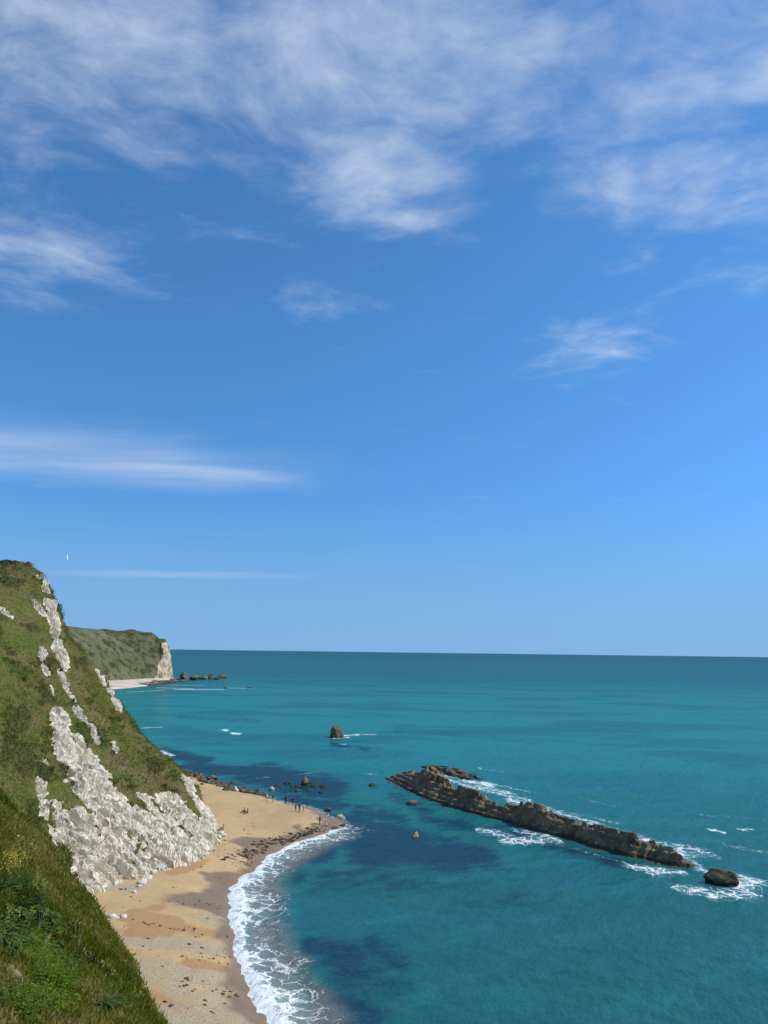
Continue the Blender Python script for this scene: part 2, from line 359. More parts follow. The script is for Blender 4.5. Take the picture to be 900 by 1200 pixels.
def sea_material():
    m, nt, out = newmat('sea_water'); P = pos(nt)
    sp = nd(nt, 'ShaderNodeSeparateXYZ', {0: P})
    big = noise(nt, stretch(nt, P, (0, 0, rad(12)), (.5, 1, 1)), .022, 5, .55, .6)
    mid = noise(nt, stretch(nt, P, (0, 0, rad(-28)), (.35, 1, 1)), .13, 5, .6)
    yy = mt(nt, 'ADD', sp.outputs[1], mt(nt, 'MULTIPLY', mt(nt, 'SUBTRACT', big, .5), 160))
    near, bright, deep, far = (.010, .104, .086), (.014, .188, .190), (.010, .112, .145), (.010, .088, .125)
    c = mixc(nt, sstep(nt, yy, 90, 260), near, bright)
    c = mixc(nt, sstep(nt, yy, 420, 1100), c, deep)
    c = mixc(nt, sstep(nt, yy, 1000, 6000), c, far)
    c = mixc(nt, mt(nt, 'MULTIPLY', sstep(nt, big, .46, .62), .62), c, (.010, .108, .130))
    c = mixc(nt, mt(nt, 'MULTIPLY', sstep(nt, mid, .48, .7), .32), c, (.03, .20, .20))
    wd = mt(nt, 'ADD', attr(nt, 'weed'), mt(nt, 'MULTIPLY', mt(nt, 'SUBTRACT', noise(nt, stretch(nt, P, (0, 0, rad(-20)), (.6, 1, 1)), .20, 8, .74), .5), 2.3))  # mask holds weed beds plus the reef's painted shadow
    c = mixc(nt, mt(nt, 'MULTIPLY', sstep(nt, wd, .10, .75), .90), c, (.006, .032, .052))
    sh = attr(nt, 'shallow')
    c = mixc(nt, sstep(nt, mt(nt, 'ADD', sh, mt(nt, 'MULTIPLY', mt(nt, 'SUBTRACT', mid, .5), .5)), .28, .80), c, (.185, .160, .118))
    # foam: laced cells, closing up where the water breaks
    wv = nd(nt, 'ShaderNodeVectorMath', {0: nd(nt, 'ShaderNodeTexNoise', {'Vector': P, 'Scale': .45, 'Detail': 4.0}).outputs['Color'], 1: (2.6, 2.6, 0), 2: P}, operation='MULTIPLY_ADD').outputs[0]
    v1 = nd(nt, 'ShaderNodeTexVoronoi', {'Vector': wv, 'Scale': .55}, feature='DISTANCE_TO_EDGE').outputs[0]
    v2 = nd(nt, 'ShaderNodeTexVoronoi', {'Vector': wv, 'Scale': 2.2}, feature='DISTANCE_TO_EDGE').outputs[0]
    lace = mt(nt, 'ADD', sstep(nt, v1, .16, .0, 0, .62), sstep(nt, v2, .20, 0, 0, .38))
    br = noise(nt, P, .55, 5, .7)
    br2 = noise(nt, stretch(nt, P, (0, 0, rad(-8)), (.25, 1, 1)), .09, 4, .6)
    br = mt(nt, 'ADD', br, mt(nt, 'MULTIPLY', mt(nt, 'SUBTRACT', br2, .5), .5))
    fo = mt(nt, 'ADD', mt(nt, 'ADD', attr(nt, 'foam'), mt(nt, 'MULTIPLY', mt(nt, 'SUBTRACT', br, .5), 1.1)), mt(nt, 'MULTIPLY', mt(nt, 'SUBTRACT', lace, .35), .75))
    fo = mt(nt, 'MULTIPLY', sstep(nt, fo, .42, .98), sstep(nt, attr(nt, 'foam'), .04, .16))
    c = mixc(nt, sstep(nt, attr(nt, 'foam'), .05, .9, 0, .55), c, (.10, .34, .36))     # churned, aerated water
    c = mixc(nt, mt(nt, 'MULTIPLY', fo, .93), c, (.80, .82, .82))
    # waves
    w1 = noise(nt, stretch(nt, P, (0, 0, rad(35)), (1, .35, 1)), .32, 4, .55)
    w2 = noise(nt, stretch(nt, P, (0, 0, rad(20)), (1, .5, 1)), 1.3, 4, .6)
    hgt = mt(nt, 'ADD', mt(nt, 'MULTIPLY', w1, .9), mt(nt, 'MULTIPLY', w2, .35))
    hgt = mt(nt, 'ADD', hgt, mt(nt, 'MULTIPLY', fo, .15))
    rough = mt(nt, 'ADD', .16, mt(nt, 'MULTIPLY', fo, .6))
    bn = nd(nt, 'ShaderNodeBump', {'Height': hgt, 'Strength': .6, 'Distance': .9}).outputs[0]
    fr = nd(nt, 'ShaderNodeFresnel', {'IOR': 1.33, 'Normal': bn}).outputs[0]
    fr = mt(nt, 'MULTIPLY', mt(nt, 'MINIMUM', fr, .17), mt(nt, 'SUBTRACT', 1.0, fo))   # tilted wave faces cap the mirror effect
    d = nd(nt, 'ShaderNodeBsdfDiffuse', {'Color': c, 'Normal': bn})
    g = nd(nt, 'ShaderNodeBsdfGlossy', {'Roughness': rough, 'Normal': bn})
    mx = nd(nt, 'ShaderNodeMixShader', {0: fr, 1: d.outputs[0], 2: g.outputs[0]})
    nt.links.new(mx.outputs[0], out.inputs[0])
    return m

MAT_HILL, MAT_FARHILL, MAT_SAND, MAT_SEA = hill_material(), far_hill_material(), sand_material(), sea_material()
MAT_REEF = rock_material('reef_limestone', (.160, .118, .070), (.33, .25, .155), 1.0, .75, .9)
MAT_BOULDER = rock_material('dark_boulder', (.085, .070, .045), (.21, .17, .105), 1.6, .75, .8)
MAT_PALE = rock_material('pale_boulder', (.40, .34, .24), (.62, .56, .44), 1.6, .3, .3)
MAT_CHALKBLOCK = rock_material('white_chalk_block', (.66, .63, .56), (.80, .78, .72), 1.6, 0, .1)
MAT_FARROCK = rock_material('far_rock', (.10, .085, .065), (.24, .20, .15), .25, .75, 1.6)

# ------------------------------------------------------------------ the coastal hill
CHALK = [  # outcrops of bare chalk: two ends, radius, strength
    ((-72.8, 158.5, 46.8), (-69.6, 154.0, 43.7), 0.9, 0.9), ((-67.2, 150.8, 40.8), (-62.2, 144.5, 33.6), 1.18, 1), ((-62.5, 145.2, 34.1), (-58.6, 139.0, 28.8), 1.29, 1),
    ((-69.3, 147.4, 41.0), (-66.6, 146.3, 38.7), 0.84, 0.7), ((-61.8, 137.1, 31.6), (-58.7, 132.3, 27.9), 0.91, 0.75), ((-57.9, 136.3, 27.7), (-52.5, 133.2, 22.0), 0.76, 0.95),
    ((-52.0, 131.2, 21.3), (-47.5, 128.8, 16.8), 0.87, 1), ((-56.9, 151.9, 27.2), (-53.3, 147.6, 24.2), 0.84, 0.9), ((-53.9, 150.7, 23.9), (-49.8, 145.3, 20.5), 0.83, 0.95),
    ((-71.2, 138.3, 39.5), (-68.5, 137.5, 37.6), 0.63, 0.8), ((-48.8, 113.1, 15.8), (-48.7, 113.0, 15.7), 0.62, 0.9), ((-45.7, 131.2, 15.4), (-45.1, 130.7, 15.0), 0.72, 0.8),
    ((-56.6, 129.9, 25.7), (-55.4, 128.6, 24.4), 0.58, 0.6), ((-52.1, 124.1, 20.8), (-47.9, 117.2, 15.8), 1.74, 1), ((-48.7, 121.2, 17.2), (-42.2, 114.4, 10.8), 2.85, 1),
    ((-46.0, 121.3, 14.7), (-38.5, 115.2, 8.3), 2.85, 1), ((-40.9, 107.2, 8.8), (-36.2, 100.3, 3.3), 2.24, 1), ((-37.8, 101.1, 5.1), (-35.6, 99.3, 2.3), 1.5, 1),
    ((-38.5, 111.8, 7.9), (-33.6, 105.4, 2.9), 2.35, 1), ((-37.9, 116.9, 8.0), (-31.9, 114.9, 4.3), 3.02, 1), ((-33.6, 119.9, 5.6), (-28.1, 117.7, 3.1), 2.57, 1),
    ((-33.9, 128.3, 7.0), (-28.0, 123.9, 3.5), 2.33, 1), ((-34.3, 138.2, 8.8), (-28.3, 130.8, 3.6), 1.32, 0.95), ((-34.3, 107.3, 4.0), (-31.6, 110.1, 3.2), 1.41, 1),
    ((-47.3, 108.4, 13.5), (-44.1, 102.9, 10.3), 0.69, 0.8), ((-42.7, 102.3, 9.3), (-41.0, 99.7, 7.8), 0.44, 0.7), ((-44.1, 96.9, 10.1), (-42.6, 96.7, 9.0), 0.42, 0.8),
    ((-44.3, 107.0, 11.0), (-40.4, 101.6, 7.5), 0.91, 0.9), ((-37.9, 125.0, 8.9), (-32.9, 122.6, 5.6), 1.08, 0.7)]   #CHALKLIST
P = hill_base(HU, HV); NRM = grid_normals(P)
if NRM[250, 200, 0] < 0: NRM = -NRM
flat = P.reshape(-1, 3)
ch = np.zeros(len(flat))
wob = fbm(flat * .12 + 3, 4); wob2 = fbm(flat * .5 + 40, 4)
for a, b, r, s in CHALK:
    r = r * 1.3
    box = np.all((flat > np.minimum(a, b) - 2.2 * r) & (flat < np.maximum(a, b) + 2.2 * r), axis=1)
    d = capdist(flat[box], a, b) / r
    ch[box] = np.maximum(ch[box], s * smooth(1.75, .15, d))
v_ = np.tile(HV, len(HU)); u_ = np.repeat(HU, len(HV))
ch = np.maximum(ch, smooth(1.75, 1.2, v_) * smooth(1.7, 2.1, u_) * smooth(6.4, 5.6, u_))
fd = np.array((.62, .1, -.70)); fd /= np.linalg.norm(fd)
base = ch.copy()
qa = flat + 1.1 * np.stack([fbm(flat * .3 + 1, 3), fbm(flat * .3 + 21, 3), fbm(flat * .3 + 41, 3)], -1)      # bent so that the beds are not ruled lines
q = qa - .84 * (qa @ fd)[:, None] * fd
ch = smooth(.40, .60, ch + .50 * fbm(q * .55 + 5, 5) + .26 * wob2 + .22 * fbm(flat * 1.6, 3)) * smooth(.02, .15, ch)
rg = ridged(q * .42, 3, .5) - .62; rg2 = ridged(q * 1.15 + 7, 4, .6) - .62; fr_ = fbm(q * 2.6, 3)
sA, sB = flat[:, 1] * .8 - flat[:, 0] * .45, flat[:, 2]
c1, e1 = cells(sA / 2.4 + sB * .30 + .3 * wob2, sB / 4.6 + .05 * sA, 2)
blk = 1.0 * (c1 - .5) - .5 * np.exp(-e1 * 7)
stk_ = np.cross(fd, (.72, -.2, .66)); stk_ /= np.linalg.norm(stk_)
ca, cb = qa @ stk_, qa @ fd
k1, g1 = cells(ca / 1.25 + .12 * cb, cb / 5.0, 11); k2, g2 = cells(ca / .55, cb / 2.2 + .3 * ca, 12)
crack = 1.0 * (k1 - .5) - 1.3 * np.exp(-g1 * 11) + .45 * (k2 - .5) - .5 * np.exp(-g2 * 9)
rock_ = smooth(.15, .9, base) * (.35 + .65 * ch)
foot = smooth(.2, 1.6, v_)
bushy = smooth(.10, .30, fbm(flat * (.20, .20, .28) + 31, 5) + .25 * fbm(flat * .9, 3)) * (1 - ch)
disp = .75 * fbm(flat * .09, 5) + .24 * fbm(flat * .7 + 3, 4) + bushy * (.30 + .8 * np.abs(fbm(flat * 1.1, 3))) + rock_ * (1.6 * rg + 1.5 * rg2 + .5 * fr_ + blk * .5 + crack * .9 - .15)
uv_far = smooth(6.2, 7.5, np.repeat(HU, len(HV)))
disp = disp + uv_far * 3 * fbm(flat * .04, 5)
flat = flat + NRM.reshape(-1, 3) * (disp * (.35 + .65 * foot))[:, None]
ch = np.maximum(ch, uv_far * .5)
F = grid_faces(len(HU), len(HV))
me = mesh_np('hill', flat, F, MAT_HILL, {'chalk': ch, 'scrub': bushy}, smooth_=False)
HILLV, HILLC = flat, ch
hill = link('hill', me, kind='structure', label='tall steep green hill with a white chalk cliff above the beach')

# ------------------------------------------------------------------ near slope
th = np.radians(seq([(-100, -36, 60), (-36, -10, 420), (-10, 95, 60)])); rr = np.concatenate([[.6], np.geomspace(2, 120, 330)])
T, Rr = np.meshgrid(th, rr, indexing='ij'); X, Y = Rr * np.sin(T), Rr * np.cos(T)
Z = near_z(X, Y)
def near_material():
    m, nt, out = newmat('near_turf'); Pp = pos(nt)
    gc, mid, fine = grass_colour(nt, Pp)
    bare = sstep(nt, mt(nt, 'ADD', attr(nt, 'bare'), mt(nt, 'MULTIPLY', mt(nt, 'SUBTRACT', noise(nt, Pp, .9, 5, .7), .5), 1.3)), .5, .75)
    c = mixc(nt, bare, gc, (.34, .27, .18))
    bsdf(nt, out, c, .95, mt(nt, 'ADD', fine, noise(nt, Pp, 9, 4, .7)), .9, .15, .15)
    return m
BARE = [(-12.2, 28.5, 1.6), (-10.3, 24.5, 1.2), (-12.5, 36.5, 1.2), (-11.0, 31.5, .8)]
p2 = np.stack([X, Y], -1); bare = np.zeros(X.shape)
for bx, by, br in BARE: bare = np.maximum(bare, smooth(1.3, .3, np.hypot(X - bx, Y - by) / br))
me = mesh_np('near_slope', np.stack([X, Y, Z], -1), grid_faces(len(th), len(rr), True), near_material(), {'bare': bare})
near = link('near_slope', me, kind='structure', label='steep grassy slope close to the viewer in the lower left corner')

# ------------------------------------------------------------------ beach
bx = np.arange(-78, 34, .4); by = np.arange(38, 222, .4)
X, Y = np.meshgrid(bx, by, indexing='ij'); SD = shore_sd(X, Y); Z = beach_z(SD, X, Y)
def blobmap(X, Y, L, o0=1.3, o1=.2):
    p = np.stack([X, Y], -1); o = np.zeros(X.shape); wb = np.zeros(X.shape)
    m = (np.abs(X) < 300) & (Y < 900); wb[m] = fbm(np.stack([X[m] * .3, Y[m] * .12, 0 * X[m]], -1), 4)
    for (x0, y0, x1, y1, r, s) in L: o = np.maximum(o, s * smooth(o0, o1, capdist(p * (1, .32), (x0, y0 * .32), (x1, y1 * .32)) / r + .3 * wb))
    return o
DAMP = [(-28.9, 92.4, -22.8, 89.9, 1.2, 1), (-26.1, 115.6, -28.6, 111.2, 1.5, 0.9), (-21.9, 90.2, -18.6, 90.3, 0.9, 0.8), (-27.6, 94.8, -26.1, 96.3, 0.8, 0.7), (-22.1, 99.0, -19.5, 99.1, 0.5, 0.9), (-19.4, 80.8, -15.2, 81.0, 0.5, 0.8), (-20.7, 72.7, -16.4, 70.8, 0.7, 0.6), (-27.2, 87.4, -24.2, 86.6, 0.6, 0.8), (-17.9, 115.1, -15.0, 120.9, 0.6, 0.5)]
SHINGLE = [(-27.3, 85.2, -16.6, 85.5, 0.8, 1), (-23.9, 77.9, -14.6, 78.2, 1.0, 1), (-18.5, 70.3, -11.1, 69.8, 1.0, 1), (-18.9, 74.4, -12.5, 73.7, 0.8, 0.8), (-20.6, 95.1, -18.9, 94.0, 1.0, 0.9), (-22.8, 104.1, -20.9, 104.8, 0.9, 0.7), (-35.8, 101.8, -31.0, 102.0, 1.1, 0.8), (-23.4, 120.7, -19.4, 116.2, 1.0, 0.5)]   #BEACHLISTS
p3 = np.stack([X, Y, 0 * X], -1)
wet = smooth(3.4, 1.6, SD + 1.2 * vnoise(p3 * .25) + .5 * vnoise(p3 * .8) - 4.5 * smooth(.05, .55, vnoise(p3 * (.03, .17, 0) + 6) + .2 * vnoise(p3 * .6)))
me = mesh_np('beach', np.stack([X, Y, Z], -1), grid_faces(len(bx), len(by)), MAT_SAND, {'wet': wet, 'damp': blobmap(X, Y, DAMP), 'shingle': blobmap(X, Y, SHINGLE)})
link('beach', me, kind='structure', label='tan sand and shingle beach curving round the bay')

# ------------------------------------------------------------------ sea
def axis(lo, hi, step, far, neg=True):
    mid = np.arange(lo, hi + step / 2, step); g = step * np.cumprod(np.full(60, 1.22)); c = np.cumsum(g)
    c = c[c < far]; c = np.append(c, far)
    return np.concatenate([(lo - c)[::-1] if neg else [lo - 200, lo - 40], mid, hi + c])
SX = axis(-78, 100, .5, 60000); SY = axis(56, 330, .55, 60000, neg=False)
SX = np.unique(np.concatenate([SX[(SX < -255) | (SX > -78.2)], np.arange(-252, -78.3, 1.6)]))
SY = np.concatenate([SY[SY < 330.3], np.arange(331.5, 860, 2.2), 860 + np.cumsum(2.2 * 1.25 ** np.arange(1, 42))])
X, Y = np.meshgrid(SX, SY, indexing='ij')
p2 = np.stack([X, Y], -1); p3 = np.stack([X, Y, 0 * X], -1)
inb = (X > -100) & (X < 120) & (Y > 30) & (Y < 340)
SD = np.full(X.shape, -99.); SD[inb] = shore_sd(X[inb], Y[inb])
WEED_AND_SHADE = [
    (-54.1, 212.8, -33.3, 207.1, 2.3, 1), (-33.3, 207.1, -12.2, 183.6, 3.9, 1), (-20.0, 172.7, -8.2, 164.3, 1.5, 0.8), (-8.0, 146.5, 3.7, 136.3, 2.9, 1), (-2.1, 130.3, 11.8, 128.4, 2.8, 0.95),
    (5.2, 136.3, 17.0, 126.1, 2.0, 0.8), (-4.5, 160.3, 4.1, 152.9, 1.7, 0.7), (-7.9, 113.7, 6.7, 112.4, 1.7, 0.45), (-12.7, 124.7, -8.2, 127.4, 1.4, 0.8), (-13.7, 127.1, -11.5, 113.6, 1.0, 0.6),
    (-7.8, 88.8, -2.1, 85.6, 1.0, 0.8), (-3.7, 82.4, 2.2, 78.7, 1.4, 0.62), (-4.8, 74.2, -0.9, 72.7, 1.2, 0.85), (-0.3, 87.9, 2.4, 84.6, 1.1, 0.6), (-71.3, 246.7, -51.4, 225.9, 2.1, 0.8),
    (-16.9, 270.3, -4.7, 257.6, 1.5, 0.55), (9.1, 153.2, 29.1, 137.6, 1.4, 0.6), (28.4, 134.6, 38.9, 122.3, 1.0, 0.6), (2.8, 179.3, 9.6, 161.1, 1.5, 0.5), (11.8, 114.6, 21.7, 104.0, 1.9, 0.3),  # strips along the reef's near side put its shadow into the water colour
    (26.6, 212.0, 44.0, 206.3, 1.4, 0.0), (-101.5, 368.9, -57.7, 352.6, 2.4, 0.35), (-176.4, 529.9, -145.2, 570.0, 3.1, 0.3), (9.5, 103.5, 12.0, 97.4, 1.9, 0.0)]
FOAM = [
    (-64.4, 313.7, -62.4, 310.6, 0.9, 1), (-58.8, 301.4, -55.3, 298.8, 1.0, 1), (-99.0, 316.2, -91.5, 320.7, 0.7, 0.6), (-190.4, 571.1, -173.3, 600.5, 1.2, 0.75), (-188.2, 638.9, -157.8, 632.3, 1.6, 0.7),
    (-167.4, 615.6, -130.0, 625.2, 1.5, 0.95), (-135.9, 653.1, -110.3, 644.9, 1.3, 0.7), (-190.8, 686.8, -162.0, 695.3, 1.6, 0.55), (-70.5, 246.8, -63.6, 235.6, 0.8, 0.8), (-55.3, 211.2, -46.5, 197.9, 0.6, 0.9),
    (-49.0, 201.7, -44.5, 196.8, 0.5, 0.7), (-14.7, 297.5, -8.9, 301.2, 1.0, 1), (-10.7, 304.1, -2.2, 302.0, 0.7, 0.65), (-17.5, 288.5, -12.5, 291.9, 0.7, 0.9), (-14.5, 270.5, -12.4, 270.8, 0.4, 0.5),
    (14.7, 209.6, 22.9, 200.6, 0.8, 0.9), (20.6, 199.2, 27.2, 192.2, 1.3, 0.9), (23.7, 189.6, 30.6, 181.2, 1.2, 0.75), (27.6, 194.7, 35.1, 183.7, 0.5, 0.55), (29.2, 173.1, 35.4, 162.7, 1.5, 0.85),
    (32.2, 164.2, 35.4, 158.6, 0.9, 0.9), (33.6, 150.9, 40.5, 146.4, 1.3, 0.8), (39.7, 149.1, 47.3, 138.5, 1.6, 0.75), (42.1, 141.3, 50.0, 130.2, 1.5, 0.85), (47.7, 135.6, 54.3, 130.4, 1.3, 0.65),
    (46.5, 128.5, 49.6, 124.2, 0.8, 0.8), (18.3, 144.5, 23.6, 140.3, 0.9, 0.75), (21.5, 137.2, 29.2, 138.2, 0.9, 0.75), (26.5, 143.7, 30.8, 138.9, 0.8, 0.75), (30.0, 141.9, 31.3, 137.7, 0.6, 0.9),
    (38.4, 122.7, 42.4, 119.3, 0.8, 0.85), (40.1, 118.3, 45.7, 119.4, 0.6, 0.7), (47.5, 124.1, 49.6, 119.6, 0.7, 0.6), (41.5, 111.9, 46.5, 109.8, 0.8, 0.7), (45.0, 109.0, 51.3, 110.0, 0.9, 0.7),
    (50.6, 113.0, 54.1, 115.6, 1.1, 1), (54.5, 116.4, 55.7, 114.0, 1.0, 0.8), (62.0, 147.6, 63.7, 145.7, 0.4, 0.9), (67.6, 147.9, 70.3, 148.0, 0.3, 0.8), (36.7, 164.5, 46.7, 150.9, 0.3, 0.5),
    (27.6, 219.6, 33.7, 212.5, 0.5, 0.3), (45.4, 177.1, 50.4, 168.0, 0.4, 0.4), (-1.4, 205.5, -3.6, 206.7, 0.5, 0.55), (64.4, 130.9, 59.7, 136.2, 0.6, 0.35), (3.9, 120.7, 3.3, 119.3, 0.1, 0.0),
    (65.5, 160.4, 77.9, 157.2, 0.3, 0.25), (-31.7, 197.7, -27.8, 200.7, 0.3, 0.35), (-22.6, 203.8, -17.4, 208.4, 0.3, 0.3), (30.2, 135.9, 39.1, 122.8, 0.3, 0.3), (24.5, 145.5, 31.2, 137.1, 0.6, 0.45),
    (39.1, 122.8, 45.7, 119.4, 0.4, 0.75), (12.5, 210.8, 23.3, 186.2, 0.9, 0.8), (21.6, 189.5, 33.1, 173.3, 0.8, 0.75), (30.8, 171.3, 41.9, 151.4, 0.8, 0.8), (40.3, 151.3, 49.2, 131.8, 0.8, 0.85),
    (48.3, 116.1, 51.0, 112.3, 0.5, 0.9)]   #SEALISTS
weed = blobmap(X, Y, WEED_AND_SHADE, 2.3, 0); foam = .86 * blobmap(X, Y, FOAM, 1.75, -.15)
surfmask = smooth(152, 134, Y + .3 * X)                    # the swell reaches only the near side of the spit
sw = 1.4 * vnoise(p3 * .22 + 8)
shallow = surfmask * smooth(-13, .5, SD) + (1 - surfmask) * .8 * smooth(-2.5, .5, SD)
swash = vnoise(p3 * (.05, .30, 0) + 2) * .5 + vnoise(p3 * (.1, .8, 0)) * .25      # tongues of backwash
surf = np.maximum(smooth(-9.0, -2.5, SD + 1.2 * sw) * (.46 + .28 * swash), smooth(-3.4, -.9, SD + .7 * sw) * (.95 + .3 * swash))
surf = np.maximum(surf, smooth(-1.7, -.9, SD) * 1.05)
foam = np.maximum(foam, surf * surfmask)
foam = np.maximum(foam, .30 * smooth(-2.5, -.3, SD) * (1 - surfmask))
Zs = np.where(inb, .06 * vnoise(p3 * .5) + .05 * vnoise(p3 * 1.1), 0) * smooth(-1, -8, SD)
Zs = Zs + surfmask * (smooth(-3.2, -1.4, SD + .4 * sw) * smooth(.6, -.9, SD) * .24 + smooth(-8.5, -6.2, SD + sw) * smooth(-4.6, -6.0, SD + sw) * .22)
me = mesh_np('sea', np.stack([X, Y, Zs], -1), grid_faces(len(SX), len(SY)), MAT_SEA, {'weed': weed, 'foam': foam, 'shallow': shallow})
link('sea', me, kind='structure', label='turquoise sea reaching to the horizon')
#REST
# ------------------------------------------------------------------ far headland and its bay
FR = [[(-250, 560, 1), (-258, 566, 14), (-270, 578, 32), (-290, 596, 50)],
      [(-256, 650, 2), (-264, 659, 17), (-277, 676, 36), (-293, 697, 52)], [(-243, 708, 2), (-252, 716, 13), (-265, 731, 33), (-278, 750, 48.5)],
      [(-235, 744, 1), (-243, 752, 12), (-253, 762, 31), (-265, 781, 46.5)], [(-227, 772, 0), (-231, 775, 12), (-237, 784, 30), (-248, 803, 49.5)],
      [(-221, 790, -1), (-223.5, 790, 12), (-226.5, 791, 28), (-236, 802, 44)], [(-232, 830, -1), (-234, 830, 11), (-236, 832, 26), (-243, 838, 43)],
      [(-275, 900, -1), (-280, 900, 12), (-286, 902, 28), (-296, 905, 46)]]
A = []
for r in FR:
    r = np.array(r, float); r[1:, 2] *= .93; A.append(np.vstack([r[0] + (3, -3, -5), r, r[-1] + (-20, 18, 4), r[-1] + (-160, 120, 11)]))
fu, fv = seq([(0, 1, 30), (1, 6, 300), (6, 7, 30)]), seq([(0, 4, 130), (4, 6, 30)])
G = crom(np.array(A), fu); P = np.swapaxes(crom(np.swapaxes(G, 0, 1), fv), 0, 1); NRM = grid_normals(P)
if NRM[150, 70, 2] < 0: NRM = -NRM
pf = P.reshape(-1, 3); U = np.repeat(fu, len(fv)); Vv = np.tile(fv, len(fu))
chf = smooth(4.0, 4.7, U + .6 * fbm(pf * .05, 3) + .34 * (2.9 - Vv)) * smooth(4.15, 3.6, Vv) * smooth(7, 6.2, U) + .75 * smooth(1.35, .9, Vv) * smooth(.4, 1, Vv)
q = pf * (1, 1, .4)
pf = pf + NRM.reshape(-1, 3) * ((3.2 * fbm(pf * .04, 5) + 1.5 * fbm(pf * .16, 4) * (1 - np.clip(chf, 0, 1))) * smooth(.3, 1.5, Vv) + np.clip(chf, 0, 1) * 7 * (ridged(q * .10, 5) - .6))[:, None]
link('headland', mesh_np('headland', pf, grid_faces(len(fu), len(fv)), MAT_FARHILL, {'chalk': np.clip(chf, 0, 1)}), kind='structure', label='distant green headland ending in a pale cliff')
su = np.linspace(0, 1, 60); sw_ = np.linspace(0, 1, 10)
outer = crom(np.array([(-235, 500), (-225, 560), (-210, 610), (-203, 645), (-203, 690), (-210, 735), (-218, 780)], float), su * 6)
inner = crom(np.array([(-262, 500), (-258, 560), (-258, 620), (-262, 655), (-250, 710), (-240, 748), (-228, 786)], float), su * 6)
XY = outer[:, None] * (1 - sw_)[None, :, None] + inner[:, None] * sw_[None, :, None]
zz = -1 + 4.5 * np.sqrt(sw_)[None] + .25 * fbm(np.concatenate([XY * .08, XY[..., :1] * 0], -1), 3)
MAT_FARSAND = plain('far_shingle', (.56, .47, .35), .95, .12, .05)
link('far_beach', mesh_np('far_beach', np.concatenate([XY, zz[..., None]], -1), grid_faces(60, 10, True), MAT_FARSAND), kind='structure', label='pale strip of beach below the distant headland')

# ------------------------------------------------------------------ rocks
def height_rock(name, pts, us, vs, hfun, mat, label, cat, parent=None):
    C_ = crom(np.array(pts, float), us / us[-1] * (len(pts) - 1) if us[0] == 0 else (us - us[0]) / (us[-1] - us[0]) * (len(pts) - 1))
    tg = np.gradient(C_, axis=0); tg /= np.linalg.norm(tg, axis=1, keepdims=True)
    nr = np.stack([-tg[:, 1], tg[:, 0]], -1)
    XY = C_[:, None] + nr[:, None] * vs[None, :, None]
    U, Vq = np.meshgrid(us, vs, indexing='ij')
    Z, sh = hfun(U, Vq, XY)
    XY = XY + nr[:, None] * sh[..., None]
    c = C_.mean(0)
    V = np.concatenate([XY - c, Z[..., None]], -1)
    return link(name, mesh_np(name, V, grid_faces(len(us), len(vs)), mat, smooth_=False), loc=(c[0], c[1], 0), label=label, category=cat)
def reef_h(U, V, XY):
    cr = np.interp(U, [0, 5, 10, 14, 20, 27, 36, 48, 58, 64, 70, 76, 84, 90, 95, 99, 101], [.2, 2.2, 4.0, 5.2, 4.0, 3.4, 3.2, 3.4, 3.9, 4.0, 2.6, 3.0, 3.1, 2.6, 2.3, 1.0, -.6])
    p = np.stack([U, V, 0 * U], -1)
    wd = np.interp(U, [0, 12, 30, 60, 90, 101], [11, 13.5, 8.5, 7, 6, 3.5]) + .9 * vnoise(p * (.3, 0, 0) + 4)
    lean = V + .5 * vnoise(p * (.35, .1, 0)) + .25 * vnoise(p * (1.3, .3, 0) + 9)
    t = lean / wd
    nz = vnoise(np.stack([U * .21 + .05 * V, 0 * U, 0 * U + 3], -1)) + .5 * vnoise(np.stack([U * .6 + .1 * V, 0 * U, 0 * U + 8], -1))
    cr = cr * (1 - .30 * smooth(.0, .7, nz) + .08 * smooth(0, .7, -nz))                          # notches where beds have broken away
    up_ = smooth(-.02, .34, t) * .62 + smooth(.22, .46, t) * .38
    dn = 1 - smooth(.5, 1.0, t)
    h = cr * np.minimum(up_, dn)
    v1, e1 = cells(U / 5.5 + .5 * V / 3.4, V / 1.35 - .10 * U, 3); v2, e2 = cells(U / 1.25 + V * .25, V / .75, 8)
    body = smooth(.3, 1.6, h) * (.30 + .70 * smooth(.16, .40, t))
    h = h + body * ((v1 - .5) * 1.7 * np.minimum(1, cr / 3) + (v2 - .5) * .28 - .6 * np.exp(-e1 * 9) - .12 * np.exp(-e2 * 9)) + .25 * body * fbm(p * .6, 3)
    bed = h + .18 * U * 0 + .35 * V                                   # tilted beds weather out as ledges
    k = 1.05; fr = (bed / k) % 1
    h = h * .5 + .5 * ((np.floor(bed / k) + smooth(.55, 1, fr)) * k - .35 * V)
    low = smooth(-2.6, -.2, V) * smooth(wd + 2.5, wd - .2, V) * smooth(102.5, 97, U) * smooth(-2, 2, U)
    sk = -.9 + low * (.75 + .5 * fbm(p * .7 + 20, 4))                    # skirt of low weedy ledges awash
    return np.maximum(h - .15, sk), .3 * body * fbm(p * (.9, .9, 0) + 3, 3)
reef = height_rock('rock_reef', [(-1.2, 201.5), (4.9, 185.5), (10.8, 171), (18.3, 158.6), (25.2, 149), (31.3, 140.3), (36.6, 132.0), (41.8, 125.5), (48.6, 120.2)],
                   np.arange(0, 102.6, .22), np.arange(-3.2, 17.2, .22), reef_h, MAT_REEF, 'long jagged brown rock reef rising from the sea across the bay', 'reef')
